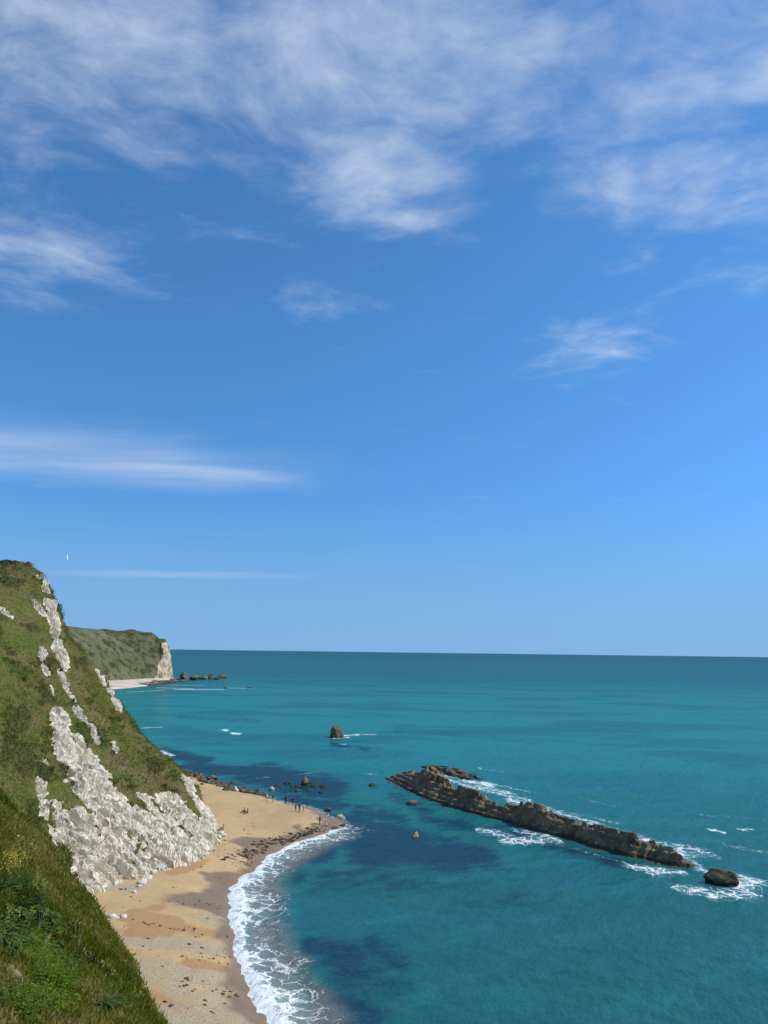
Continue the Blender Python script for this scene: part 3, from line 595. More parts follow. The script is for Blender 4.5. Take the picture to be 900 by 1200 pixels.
def slab_h(U, V, XY):
    p = np.stack([U, V, 0 * U], -1); v, e = cells(U / 3.2, V / 1.6, 4)
    h = smooth(-.3, 1.6, V + .8 * vnoise(p * .5)) * smooth(8.2, 5, V + .8 * vnoise(p * .5)) * smooth(0, 4, U) * smooth(26, 19, U)
    h = h * (2.0 - .05 * U) * (.35 + .65 * smooth(2, 11, U)) + smooth(.2, .8, h) * ((v - .5) * .9 - .4 * np.exp(-e * 8) + .3 * fbm(p * .7, 3))
    return np.maximum(h, -.25) - .35, 0 * h
height_rock('rock_slab', [(9.2, 220.8), (14.9, 212.0), (18.8, 203.8), (21.9, 193.7)], np.arange(0, 27, .25), np.arange(-1, 9, .25), slab_h, MAT_BOULDER, 'low dark slab of rock behind the far end of the reef', 'rock')
import bmesh
def rock_mesh(seed, mat, sub=3, cuts=9, rough=.16, taper=0.0):
    rng = random.Random(seed); bm = bmesh.new(); bmesh.ops.create_icosphere(bm, subdivisions=sub, radius=1)
    V = np.array([v.co[:] for v in bm.verts])
    for k in range(cuts):
        n = np.array([rng.gauss(0, 1) for _ in range(3)]); n /= np.linalg.norm(n); d = rng.uniform(.52, .8)
        o = np.maximum(V @ n - d, 0); V = V - o[:, None] * n * .92
    V = V * (1 + rough * fbm(V * 1.6 + seed * 3.1, 4))[:, None]
    V[:, :2] *= (1 - taper * np.clip(V[:, 2], -.2, 1))[:, None]
    for v, c in zip(bm.verts, V): v.co = c
    me = bpy.data.meshes.new('rock'); bm.to_mesh(me); bm.free(); me.materials.append(mat); return me
def rock(name, loc, size, mat, label, cat, seed=1, sub=4, cuts=12, rough=.2, taper=0, rz=0, tilt=0, group=None, me=None):
    o = link(name, me or rock_mesh(seed, mat, sub, cuts, rough, taper), loc=loc, label=label, category=cat)
    o.scale = size; o.rotation_euler = (tilt, tilt * .6, rz)
    if group: o['group'] = group
    return o
rock('sea_stack', (-16.9, 292, .8), (3.6, 3.3, 4.9), MAT_BOULDER, 'lone steep brown rock standing in open sea beyond the reef', 'rock', 5, 4, 14, .26, .36, 1.2, .12)
rock('island_rock', (49.3, 114.5, .6), (2.3, 2.6, 1.9), MAT_BOULDER, 'round dark rock ringed with foam off the near end of the reef', 'rock', 8, 4, 12, .2, .1, .8)
rock('pale_sea_rock', (6.3, 139.3, .15), (.75, .7, .75), MAT_PALE, 'small pale rock poking from dark water left of the reef', 'rock', 9, 3)
rock('low_rock', (7.0, 167.8, .0), (1.7, 1.2, .9), MAT_REEF, 'low brown rock in the water against the left flank of the reef', 'rock', 10, 3)
rock('low_rock', (-1.8, 189.0, -.1), (1.5, 1.2, .7), MAT_BOULDER, 'low dark rock awash beside the far end of the reef', 'rock', 12, 3)
# rocks off the headland
def ledge_h(U, V, XY):
    p = np.stack([U, V, 0 * U], -1)
    h = smooth(0, 6, V) * smooth(30, 22, V) * smooth(0, 12, U) * smooth(150, 138, U) * (1.6 + 1.6 * fbm(p * .09, 4))
    v, e = cells(U / 6, V / 3, 4)
    return np.maximum(h + (v - .5) * 1.6 * smooth(.2, 1, h) - .4, -1), 0 * h
height_rock('rock_ledge', [(-199, 668), (-196, 720), (-196, 770), (-199, 815)], np.arange(0, 150, 1.0), np.arange(-1, 32, .8), ledge_h, MAT_FARROCK,
            'low dark rock ledge along the foot of the distant headland', 'rock ledge')
FARROCKS = [((-208, 800, 4), (5.5, 6, 7), 'large pale-topped rock against the foot of the distant headland cliff', .25), ((-200, 806, 2.5), (4.5, 5, 4), 'dark rock second out from the distant headland cliff', .2),
            ((-196, 830, 2), (5, 5, 4.2), 'dark pointed rock in the middle of the distant headland rocks', .35), ((-188, 836, 2), (4.6, 5, 4.8), 'dark humped rock last in the row off the distant headland', .2),
            ((-181, 832, 1), (3.2, 4, 2), 'low dark rock at the seaward tip of the headland rocks', .1), ((-186, 880, 1.6), (6.4, 6, 4.6), 'isolated flat-topped rock out beyond the distant headland', .0),
            ((-133, 648, .2), (2.6, 2.4, 1.6), 'small dark rock in surf before the distant headland', .1), ((-113, 650, .2), (2.4, 2.4, 1.5), 'small dark rock farthest right in the distant surf', .1)]
for k, (l, s, lab, tp) in enumerate(FARROCKS):
    rock('headland_rock', l, s, MAT_PALE if False else MAT_FARROCK, lab, 'rock', 20 + k, 3, 10, .22, tp, k * 1.3, group='rocks off the distant headland')
# boulders on the far side of the spit
rng = random.Random(4)
BM = [rock_mesh(40 + k, MAT_BOULDER, 3 if k < 3 else 2, 9, .18) for k in range(7)]
for k in range(135):
    t = rng.random(); off = rng.gauss(0, 2.3)
    x = -27.5 + t * -25 + off * .75; y = 172.5 + t * 32 + off * .65
    s = rng.uniform(.45, 1.0) * (1.5 if rng.random() < .12 else 1)
    z = float(beach_z(shore_sd(np.array([x]), np.array([y])), np.array([x]), np.array([y]))[0])
    rock('boulder', (x, y, max(z, -.3) + .12 * s), (s * rng.uniform(.8, 1.4), s * rng.uniform(.8, 1.3), s * rng.uniform(.55, .9)), MAT_BOULDER,
         'dark weedy boulder in the heap along the shore behind the spit', 'boulder', me=BM[k % 7], rz=rng.uniform(0, 6), tilt=rng.uniform(-.3, .3), group='boulders heaped behind the spit')
for k in range(16):
    x = rng.uniform(-27, -13); y = rng.uniform(178, 195); s = rng.uniform(.4, 1.0)
    rock('shallows_rock', (x, y, -.05), (s * 1.4, s, s * .7), MAT_BOULDER, 'low dark rock awash in the weedy shallows off the spit', 'rock', me=BM[k % 7], rz=rng.uniform(0, 6), group='rocks awash off the spit')
rock('upright_rock', (-18.5, 189.2, .6), (1.1, 1.0, 1.9), MAT_REEF, 'upright brown rock tallest in the shallows off the spit', 'rock', 61, 3, taper=.3)
rock('shallows_boulder', (-25.2, 181.0, .2), (.85, .8, .85), MAT_PALE, 'rounded pale rock alone in dark water behind the boulders', 'rock', 62, 3)
rock('slab_boulder', (-21.4, 161.2, .95), (1.5, .9, .5), MAT_PALE, 'tilted pale slab beside the dark-clad person on the spit', 'boulder', 63, 3, tilt=.35)
rock('tip_boulder', (-7.6, 152.4, .25), (1.0, .8, .65), MAT_PALE, 'pale flat boulder at the very tip of the spit', 'boulder', 64, 3)
rock('heap_boulder', (-32.5, 174.5, 1.3), (.75, .7, .7), MAT_CHALKBLOCK, 'pale rounded boulder at the sandy edge of the dark heap', 'boulder', 65, 3)
rock('wet_rock', (-10.6, 159.2, .1), (.8, .7, .6), MAT_BOULDER, 'small dark rock in water just behind the spit tip', 'rock', 66, 3)
for k, (x, y, s, lab) in enumerate([(-8.4, 144.2, .55, 'black weedy stone lying at the near edge of the spit tip'), (-6.9, 146.3, .5, 'black weedy stone awash beside the spit tip')]):
    rock('weedy_stone', (x, y, .15), (s * 1.5, s, s * .5), MAT_BOULDER, lab, 'stone', me=BM[k], rz=k, group='weedy stones at the spit tip')
for k, (x, y, s, lab) in enumerate([(-30.2, 91.3, .62, 'wide white chalk block on the sand beside the near slope'), (-29.2, 91.7, .42, 'small white chalk block right of the wider one by the near slope')]):
    rock('chalk_block', (x, y, 1.95), (s * 1.3, s, s * .8), MAT_CHALKBLOCK, lab, 'boulder', me=rock_mesh(70 + k, MAT_CHALKBLOCK, 3), rz=k * 2, group='fallen chalk blocks')
for k in range(14):
    t = rng.random(); x, y = [(-31.5, 100 + 14 * t), (-26.0 - t, 117 + 16 * t)][k % 2]; s = rng.uniform(.25, .6)
    rock('fallen_chalk', (x + rng.uniform(0, 1.2), y, 2.0), (s * 1.3, s, s * .8), MAT_CHALKBLOCK, 'small fallen chalk lump at the foot of the white cliff', 'boulder', me=rock_mesh(80 + k, MAT_CHALKBLOCK, 2), rz=k, group='chalk lumps below the cliff')

# ------------------------------------------------------------------ weed and stones on the sand
def scatter_lumps(name, pts, sizes, mat, label, flat_=.35, seed=0):
    r = np.random.default_rng(seed); n = len(pts); k = 7
    a = np.linspace(0, 2 * np.pi, k, endpoint=False)[None] + r.uniform(0, 6, (n, 1)); rad_ = sizes[:, None] * r.uniform(.6, 1.3, (n, k))
    asp = r.uniform(.45, 1, (n, 1))
    ring = np.stack([np.cos(a) * rad_, np.sin(a) * rad_ * asp, np.full((n, k), -.04)], -1)
    mid = np.stack([np.cos(a + .2) * rad_ * .6, np.sin(a + .2) * rad_ * asp * .6, sizes[:, None] * flat_ * r.uniform(.6, 1.2, (n, k))], -1)
    top = np.stack([r.normal(0, .1, n) * sizes, r.normal(0, .1, n) * sizes, sizes * flat_ * 1.25], -1)[:, None]
    V = np.concatenate([ring, mid, top], 1) + pts[:, None]
    T = []
    for i in range(k):
        j = (i + 1) % k; T += [(i, j, k + j), (i, k + j, k + i), (k + i, k + j, 2 * k)]
    Fm = (np.array(T)[None] + (np.arange(n) * (2 * k + 1))[:, None, None]).reshape(-1, 3)
    return link(name, mesh_np(name, V, Fm, mat, smooth_=False), kind='stuff', label=label, category=name.replace('_', ' '))
r = np.random.default_rng(3)
MAT_WRACK = plain('dry_seaweed', (.045, .032, .02), .8, .4, 1.5)
MAT_STONES = plain('dark_stones', (.12, .095, .07), .8, .5, 1.0)
bp, bs = [], []
def band(line, n, spread, smin, smax):
    L = np.array(line, float); t = r.uniform(0, len(L) - 1, n); c = crom(L, t) + r.normal(0, spread, (n, 2))
    bp.append(c); bs.append(smin + (smax - smin) * r.random(n) ** 2.5)
band([(-23, 119), (-20.5, 126), (-17.5, 132), (-13.5, 138), (-10.5, 142.5)], 260, .7, .1, .5)
band([(-20.8, 121), (-18.5, 128), (-14.8, 135), (-11.5, 140.5)], 160, .35, .1, .45)
band([(-28, 134), (-27, 127), (-26, 122)], 40, .8, .12, .4)
bp.append(np.stack([r.uniform(-29, -20, 60), r.uniform(117, 140, 60)], -1)); bs.append(r.uniform(.06, .2, 60))
xy = np.concatenate(bp); sz = np.concatenate(bs); sd = shore_sd(xy[:, 0], xy[:, 1]); ok = sd > .6
xy, sz, sd = xy[ok], sz[ok], sd[ok]
scatter_lumps('seaweed_wrack', np.column_stack([xy, beach_z(sd, xy[:, 0], xy[:, 1])]), sz, MAT_WRACK, 'dark strands of stranded seaweed along the beach', .25, 1)
bp, bs = [], []
n = 420; xy0 = np.stack([r.uniform(-34, -8, n), r.uniform(66, 118, n)], -1); kp = fbm(np.column_stack([xy0 * .25, 0 * xy0[:, 0]]), 3) > -.02
bp.append(xy0[kp]); bs.append(.06 + .26 * r.random(kp.sum()) ** 3)
band([(-27, 98), (-22, 99.5), (-19.5, 100)], 35, .5, .06, .22); band([(-26, 90), (-20, 90)], 35, .4, .08, .3); band([(-20, 82), (-14, 84)], 35, .8, .06, .22); band([(-18, 76), (-12, 76)], 45, .7, .08, .3)
xy = np.concatenate(bp); sz = np.concatenate(bs); sd = shore_sd(xy[:, 0], xy[:, 1]); ok = sd > 1.2
xy, sz, sd = xy[ok], sz[ok], sd[ok]
scatter_lumps('beach_stones', np.column_stack([xy, beach_z(sd, xy[:, 0], xy[:, 1])]), sz, MAT_STONES, 'dark stones and weed scraps strewn over the near beach', .4, 2)

# ------------------------------------------------------------------ grass
def tint_material(name, stops, trans=.25):
    m, nt, out = newmat(name)
    cr = nt.nodes.new('ShaderNodeValToRGB'); e = cr.color_ramp.elements
    for i, (p, c) in enumerate(stops):
        el = e[i] if i < 2 else e.new(p)
        el.position = p; el.color = (*c, 1)
    nt.links.new(attr(nt, 'tint'), cr.inputs[0])
    b = bsdf(nt, out, cr.outputs[0], .75, spec=.15)
    t = nd(nt, 'ShaderNodeBsdfTranslucent', {'Color': cr.outputs[0]}); mx = nd(nt, 'ShaderNodeMixShader', {0: trans, 1: b.outputs[0], 2: t.outputs[0]})
    nt.links.new(mx.outputs[0], out.inputs[0]); return m
MAT_GRASS = tint_material('grass_blades', [(0, (.050, .074, .006)), (1, (.38, .30, .12)), (.35, (.135, .150, .014)), (.7, (.235, .200, .050))], .4)
MAT_NEARGRASS = tint_material('near_grass_blades', [(0, (.055, .075, .004)), (1, (.36, .28, .11)), (.35, (.150, .165, .012)), (.7, (.25, .215, .045))], .4)
def blades(pts, nrm, hgt, wid, tint, per, r, lean=.45):
    n = len(pts); N = n * per
    p = np.repeat(pts, per, 0) + r.normal(0, 1, (N, 3)) * np.repeat(wid, per)[:, None] * (4, 4, 0)
    a = r.uniform(0, 2 * np.pi, N); s = np.stack([np.cos(a), np.sin(a), 0 * a], -1)
    h = np.repeat(hgt, per) * r.uniform(.6, 1.25, N); wv = np.repeat(wid, per)
    tip = np.repeat(nrm, per, 0) * .35 + np.array((0, 0, .65)) + r.normal(0, lean, (N, 3)) * (1, 1, .3)
    V = np.stack([p - s * wv[:, None], p + s * wv[:, None], p + tip * h[:, None]], 1)
    t = np.repeat(np.clip(np.repeat(tint, per) + r.normal(0, .12, N), 0, 1), 3)
    return V.reshape(-1, 3), np.arange(N * 3).reshape(-1, 3), t
# short turf on the hill
r = np.random.default_rng(8)
nu_, nv_ = len(HU), len(HV)
iu = r.integers(np.searchsorted(HU, .8), np.searchsorted(HU, 5.7), 60000); iv = r.integers(np.searchsorted(HV, 1.05), np.searchsorted(HV, 6.5), 60000)
idx = iu * nv_ + iv; idx = idx[(HILLC[idx] < .35)]
hp = HILLV[idx]; g = HILLV.reshape(nu_, nv_, 3); nn = grid_normals(g).reshape(-1, 3)[idx]; nn = np.where((nn[:, 2] < 0)[:, None], -nn, nn)
tn = np.clip(.58 + 1.1 * fbm(hp * .10 + 11, 5) + .45 * fbm(hp * .8, 3) - .5 * bushy[idx], 0, 1)
V, Fc, t = blades(hp - nn * .05, nn, .10 + .16 * r.random(len(hp)) ** 2 + .22 * smooth(.15, .5, fbm(hp * .3, 3)), np.full(len(hp), .07), tn, 3, r)
link('hillside_grass', mesh_np('hillside_grass', V, Fc, MAT_GRASS, {'tint': t}, smooth_=False), kind='stuff', label='tufted grass covering the tall hill', category='grass')
# longer grass on the near slope
n = 90000; th_ = np.radians(r.uniform(-31, -12.5, n)); rr_ = np.sqrt(r.uniform(14 ** 1.4, 82 ** 1.4, n) ** (2 / 1.4))
x, y = rr_ * np.sin(th_), rr_ * np.cos(th_); z = near_z(x, y); pp = np.stack([x, y, z], -1)
bm_ = np.zeros(n)
for bx_, by_, br_ in BARE: bm_ = np.maximum(bm_, smooth(1.2, .4, np.hypot(x - bx_, y - by_) / br_))
ok = r.random(n) > bm_ * .85; pp = pp[ok]; rr_ = rr_[ok]
tn = np.clip(.42 + .8 * fbm(pp * .2 + 2, 4) + .45 * fbm(pp * 1.1, 3), 0, 1)
nn = np.tile(np.array((.6, .35, .72)), (len(pp), 1))
V, Fc, t = blades(pp - (0, 0, .03), nn, (.06 + .16 * r.random(len(pp)) ** 3 + .12 * smooth(.1, .5, fbm(pp * .5 + 7, 3))) * (1 + .006 * rr_), .010 + .0007 * rr_, tn, 6, r)
link('near_grass', mesh_np('near_grass', V, Fc, MAT_NEARGRASS, {'tint': t}, smooth_=False), kind='stuff', label='rough grass on the near slope', category='grass')

# ------------------------------------------------------------------ plants on the near slope
MAT_LEAF = plain('blue_green_leaf', (.062, .108, .020), .75, .35, 4, .12, .3)
MAT_BRIGHT = plain('bright_green_leaf', (.105, .165, .012), .75, .4, 4, .12, .35)
MAT_STEM = plain('plant_stem', (.12, .13, .05), .7, .2)
MAT_DRY = plain('dry_stalk', (.30, .25, .16), .8, .25)
MAT_FLOWER = plain('yellow_flower', (.42, .38, .04), .7, .2, 6)
def leaf_set(n, r, size, spread, height, wide=.42):
    Vs, Fs = [], []
    for k in range(n):
        a = r.uniform(0, 6.283); o = np.array((math.cos(a), math.sin(a), 0)); sd_v = np.array((-o[1], o[0], 0))
        b = o * r.uniform(0, .35) * spread + np.array((0, 0, r.uniform(0, 1) ** .8 * height)); L = size * r.uniform(.6, 1.25); el = r.uniform(.1, 1.1)
        rows = []
        for i, f in enumerate((0, .3, .65, 1)):
            c = b + o * L * f * math.cos(el) + np.array((0, 0, L * (f * math.sin(el) - .55 * f * f)))
            w_ = L * wide * (.12, .9, .8, .08)[i] * .5; tw = np.array((0, 0, r.uniform(-.3, .3) * w_))
            rows += [c - sd_v * w_ + tw, c + (0, 0, -.1 * w_), c + sd_v * w_ - tw]
        base = len(Vs); Vs += rows
        for i in range(3):
            for j in range(2): Fs.append((base + i * 3 + j, base + i * 3 + j + 1, base + i * 3 + j + 4, base + i * 3 + j + 3))
    return np.array(Vs), np.array(Fs)
def tube(path, r0_, r1_, k=5):
    path = np.array(path, float); n = len(path); Vs = []
    for i, c in enumerate(path):
        rr2 = r0_ + (r1_ - r0_) * i / (n - 1)
        for j in range(k): Vs.append(c + (math.cos(6.283 * j / k) * rr2, math.sin(6.283 * j / k) * rr2, 0))
    Fs = [(i * k + j, i * k + (j + 1) % k, (i + 1) * k + (j + 1) % k, (i + 1) * k + j) for i in range(n - 1) for j in range(k)]
    return np.array(Vs), np.array(Fs)
def blossom(c, r, n, R):
    Vs, Fs = [], []
    for k in range(n):
        p = c + r.normal(0, R, 3) * (1, 1, 1.3); s = .022 * r.uniform(.7, 1.4); u = r.normal(0, 1, 3); u /= np.linalg.norm(u); v = np.cross(u, r.normal(0, 1, 3)); v /= np.linalg.norm(v)
        b = len(Vs); Vs += [p - u * s, p - v * s, p + u * s, p + v * s]; Fs.append((b, b + 1, b + 2, b + 3))
    return np.array(Vs), np.array(Fs)
def plant(kind, seed, name):
    r = np.random.default_rng(seed); root = bpy.data.objects.new(name, None); col.objects.link(root)
    if kind == 'cabbage':
        V, F_ = leaf_set(34, r, .36, 1.0, .55); link('foliage', mesh_np('foliage', V, F_, MAT_LEAF), root, kind='stuff')
    elif kind == 'flower':
        V, F_ = leaf_set(26, r, .28, .8, .35); link('foliage', mesh_np('foliage', V, F_, MAT_LEAF), root, kind='stuff')
        for k in range(7):
            a = r.uniform(0, 6.28); d = r.uniform(.1, .45); h = r.uniform(.6, 1.15); tip = np.array((math.cos(a) * d, math.sin(a) * d, h))
            V, F_ = tube([(0, 0, 0), tip * (.35, .35, .5), tip], .012, .006); st = link('flower_stalk', mesh_np('flower_stalk', V, F_, MAT_STEM), root)
            V, F_ = blossom(tip, r, 17, .055); link('blossom', mesh_np('blossom', V, F_, MAT_FLOWER, smooth_=False), st, kind='stuff')
    elif kind == 'bush':
        V, F_ = leaf_set(230, r, .15, 2.0, .5, .6); V = V + 0
        link('foliage', mesh_np('foliage', V, F_, MAT_BRIGHT), root, kind='stuff')
        V, F_ = tube([(0, 0, -.1), (.02, 0, .2), (.05, .03, .45)], .03, .01); link('stem', mesh_np('stem', V, F_, MAT_STEM), root)
    else:
        for k in range(3):
            a = r.uniform(0, 6.28); d = r.uniform(.05, .3); h = r.uniform(.8, 1.5); tip = np.array((math.cos(a) * d, math.sin(a) * d, h))
            V, F_ = tube([(0, 0, 0), tip * (.4, .4, .5), tip], .011, .005); st = link('stalk', mesh_np('stalk', V, F_, MAT_DRY), root)
            V, F_ = blossom(tip, r, 16, .05); link('seed_head', mesh_np('seed_head', V, F_, MAT_DRY, smooth_=False), st, kind='stuff')
    return root
def copy_tree(o, parent=None):
    c = o.copy(); col.objects.link(c); c.parent = parent
    for ch_ in list(o.children): copy_tree(ch_, c)
    return c
KINDS = {'cabbage': ('leafy_plant', 'plant', 'leafy dark green plant', 'leafy plants'),
         'flower': ('yellow_flower_plant', 'plant', 'yellow-flowered plant', 'yellow-flowered plants'),
         'bush': ('low_bush', 'bush', 'low bright green bush', 'bright green bushes'),
         'dry': ('dry_stalk_plant', 'plant', 'clump of dry straw-coloured stalks', 'dry stalks')}
WHERE = {'thicket': 'in the thicket at the left edge of the near slope', 'crest': 'on the crest line of the near slope', 'middle': 'in the middle of the near slope',
         'foot': 'at the lower right corner of the near slope', 'corner': 'in the bottom left corner of the near slope'}
SPOTS = [
    ('cabbage', 'thicket', -14.7, 33.28, 1.28), ('cabbage', 'thicket', -14.71, 34.48, 1.35), ('cabbage', 'thicket', -14.63, 31.02, 1.37), ('cabbage', 'thicket', -14.26, 32.43, 0.87), ('cabbage', 'thicket', -15.78, 34.91, 1.13), ('cabbage', 'thicket', -17.38, 38.78, 0.93),
    ('cabbage', 'thicket', -13.66, 29.88, 1.26), ('cabbage', 'thicket', -13.85, 29.87, 0.88), ('cabbage', 'thicket', -17.11, 38.42, 0.8), ('cabbage', 'thicket', -17.26, 39.88, 0.93), ('cabbage', 'thicket', -14.5, 34.21, 0.97), ('cabbage', 'thicket', -16.25, 38.09, 1.21),
    ('cabbage', 'thicket', -13.47, 29.24, 1.21), ('cabbage', 'thicket', -14.47, 34.1, 0.98), ('cabbage', 'thicket', -15.86, 34.68, 0.89), ('cabbage', 'thicket', -15.45, 32.8, 1.16), ('cabbage', 'thicket', -11.68, 24.99, 0.87), ('cabbage', 'thicket', -11.75, 26.26, 0.94),
    ('cabbage', 'thicket', -12.75, 28.43, 1.05), ('cabbage', 'thicket', -11.22, 24.25, 0.71), ('cabbage', 'thicket', -12.9, 30.75, 0.71), ('cabbage', 'thicket', -13.84, 33.02, 0.99), ('cabbage', 'thicket', -13.25, 28.21, 0.79), ('cabbage', 'thicket', -14.07, 34.39, 1.08),
    ('cabbage', 'thicket', -12.87, 31.55, 0.87), ('cabbage', 'thicket', -12.73, 28.56, 1.09), ('cabbage', 'thicket', -11.61, 25.21, 1.1), ('cabbage', 'thicket', -14.28, 34.35, 1.17), ('cabbage', 'thicket', -12.49, 26.95, 1.01), ('cabbage', 'thicket', -13.81, 33.61, 1.16),
    ('cabbage', 'middle', -14.05, 34.72, 0.7), ('cabbage', 'middle', -14.29, 34.27, 0.64), ('cabbage', 'middle', -13.35, 33.52, 0.65), ('cabbage', 'middle', -13.33, 31.83, 0.76), ('cabbage', 'middle', -14.1, 34.44, 0.78), ('cabbage', 'middle', -13.94, 35.25, 0.73),
    ('cabbage', 'middle', -13.37, 31.94, 0.61), ('cabbage', 'middle', -12.8, 33.49, 0.54), ('cabbage', 'middle', -12.64, 33.74, 0.69), ('cabbage', 'middle', -13.59, 36.29, 0.63), ('cabbage', 'middle', -12.85, 32.69, 0.59), ('cabbage', 'middle', -12.66, 33.04, 0.76),
    ('cabbage', 'foot', -10.28, 33.6, 0.65), ('cabbage', 'foot', -10.13, 32.05, 0.59), ('cabbage', 'foot', -10.52, 31.85, 0.61), ('cabbage', 'foot', -8.77, 28.8, 0.69), ('cabbage', 'foot', -9.35, 28.69, 0.53), ('cabbage', 'foot', -9.1, 27.22, 0.76),
    ('cabbage', 'foot', -9.02, 27.28, 0.73), ('cabbage', 'foot', -8.92, 28.13, 0.73), ('cabbage', 'middle', -10.57, 27.67, 0.46), ('cabbage', 'middle', -10.44, 27.83, 0.54), ('cabbage', 'middle', -10.38, 26.97, 0.53), ('cabbage', 'middle', -12.56, 33.75, 0.51),
    ('cabbage', 'middle', -10.67, 27.52, 0.49), ('flower', 'thicket', -18.1, 39.9, 1.02), ('flower', 'thicket', -17.17, 36.79, 1.0), ('flower', 'thicket', -19.48, 42.81, 1.04), ('flower', 'thicket', -17.46, 38.64, 1.09), ('flower', 'thicket', -18.85, 41.85, 0.91),
    ('flower', 'thicket', -15.91, 33.81, 1.07), ('flower', 'thicket', -17.13, 37.02, 0.99), ('flower', 'thicket', -20.62, 44.96, 1.01), ('flower', 'thicket', -17.42, 37.88, 0.87), ('flower', 'middle', -16.82, 39.57, 0.79), ('flower', 'middle', -19.31, 45.47, 0.65),
    ('flower', 'middle', -16.98, 39.45, 0.67), ('flower', 'middle', -17.2, 40.59, 0.61), ('flower', 'middle', -18.26, 42.38, 0.62), ('flower', 'crest', -24.06, 58.53, 0.64), ('flower', 'foot', -10.46, 35.85, 0.55), ('flower', 'foot', -11.06, 38.41, 0.58),
    ('flower', 'foot', -10.59, 35.65, 0.52), ('flower', 'crest', -17.49, 49.74, 0.45), ('flower', 'crest', -17.58, 49.34, 0.48), ('flower', 'thicket', -12.7, 27.93, 0.79), ('flower', 'thicket', -13.96, 32.09, 0.76), ('bush', 'thicket', -13.29, 30.74, 0.67),
    ('bush', 'thicket', -13.0, 29.95, 1.08), ('bush', 'thicket', -13.18, 31.68, 0.78), ('bush', 'thicket', -14.15, 33.53, 0.65), ('bush', 'thicket', -12.37, 28.43, 0.67), ('bush', 'thicket', -11.73, 27.21, 0.79), ('bush', 'thicket', -13.34, 30.12, 0.75),
    ('bush', 'thicket', -13.47, 32.33, 1.08), ('bush', 'middle', -11.63, 28.69, 0.7), ('bush', 'middle', -12.5, 31.01, 0.77), ('bush', 'middle', -10.74, 25.23, 0.8), ('bush', 'middle', -11.34, 26.45, 0.65), ('bush', 'middle', -11.74, 28.19, 0.72),
    ('bush', 'middle', -11.05, 26.98, 0.61), ('bush', 'middle', -12.31, 29.28, 0.97), ('bush', 'middle', -10.54, 27.68, 0.62), ('bush', 'middle', -8.91, 21.74, 0.63), ('bush', 'middle', -10.26, 26.4, 0.79), ('bush', 'middle', -9.44, 24.35, 0.55),
    ('bush', 'middle', -10.49, 27.49, 0.74), ('bush', 'middle', -10.53, 26.09, 0.74), ('bush', 'middle', -10.43, 26.28, 0.84), ('bush', 'middle', -12.1, 30.89, 0.61), ('bush', 'middle', -8.99, 22.77, 0.9), ('bush', 'middle', -12.16, 30.85, 0.85),
    ('bush', 'middle', -9.99, 25.11, 0.82), ('bush', 'middle', -10.24, 26.43, 0.91), ('bush', 'middle', -10.43, 26.02, 0.88), ('bush', 'middle', -10.58, 25.73, 0.87), ('bush', 'middle', -9.25, 22.27, 0.81), ('bush', 'corner', -9.55, 21.54, 0.63),
    ('bush', 'corner', -10.02, 23.64, 0.54), ('bush', 'corner', -9.35, 21.37, 0.5), ('bush', 'corner', -9.45, 20.81, 0.64), ('bush', 'corner', -9.67, 21.09, 0.65), ('bush', 'corner', -9.15, 21.43, 0.41), ('bush', 'corner', -8.94, 20.85, 0.7),
    ('bush', 'corner', -10.2, 23.56, 0.65), ('bush', 'corner', -9.37, 20.79, 0.69), ('bush', 'foot', -11.42, 35.53, 0.41), ('bush', 'foot', -11.24, 36.19, 0.47), ('bush', 'foot', -11.21, 33.27, 0.47), ('bush', 'foot', -11.4, 31.98, 0.43),
    ('bush', 'foot', -11.46, 32.26, 0.47), ('dry', 'thicket', -12.77, 30.67, 0.74), ('dry', 'thicket', -13.72, 32.49, 0.88), ('dry', 'thicket', -11.91, 28.44, 0.81), ('dry', 'middle', -12.98, 32.41, 0.55), ('dry', 'middle', -13.23, 35.65, 0.77),
    ('dry', 'middle', -13.06, 34.86, 0.58), ('dry', 'middle', -13.93, 36.99, 0.73), ('dry', 'middle', -15.06, 39.74, 0.57), ('dry', 'corner', -9.39, 20.93, 0.54), ('dry', 'corner', -9.37, 21.37, 0.52), ('dry', 'corner', -10.51, 23.76, 0.52)]   #PLANTSPOTS
rng = random.Random(12); protos = {}; used = {}
for kind, where, x, y, s in SPOTS:
    nm, cat, lab, grp = KINDS[kind]; lab = lab + ' ' + WHERE[where]; grp = grp + ' ' + WHERE[where]
    v = rng.randrange(3); key = (kind, v)
    if key not in protos: o = protos[key] = plant(kind, 100 + v * 7 + len(kind), nm)
    else: o = copy_tree(protos[key])
    o.location = (x, y, float(near_z(np.array([x]), np.array([y]))[0]) - .03); o.scale = (s, s, s); o.rotation_euler = (rng.uniform(-.15, .15), rng.uniform(.0, .3), rng.uniform(0, 6.28))
    o['label'] = lab; o['category'] = cat; o['group'] = grp

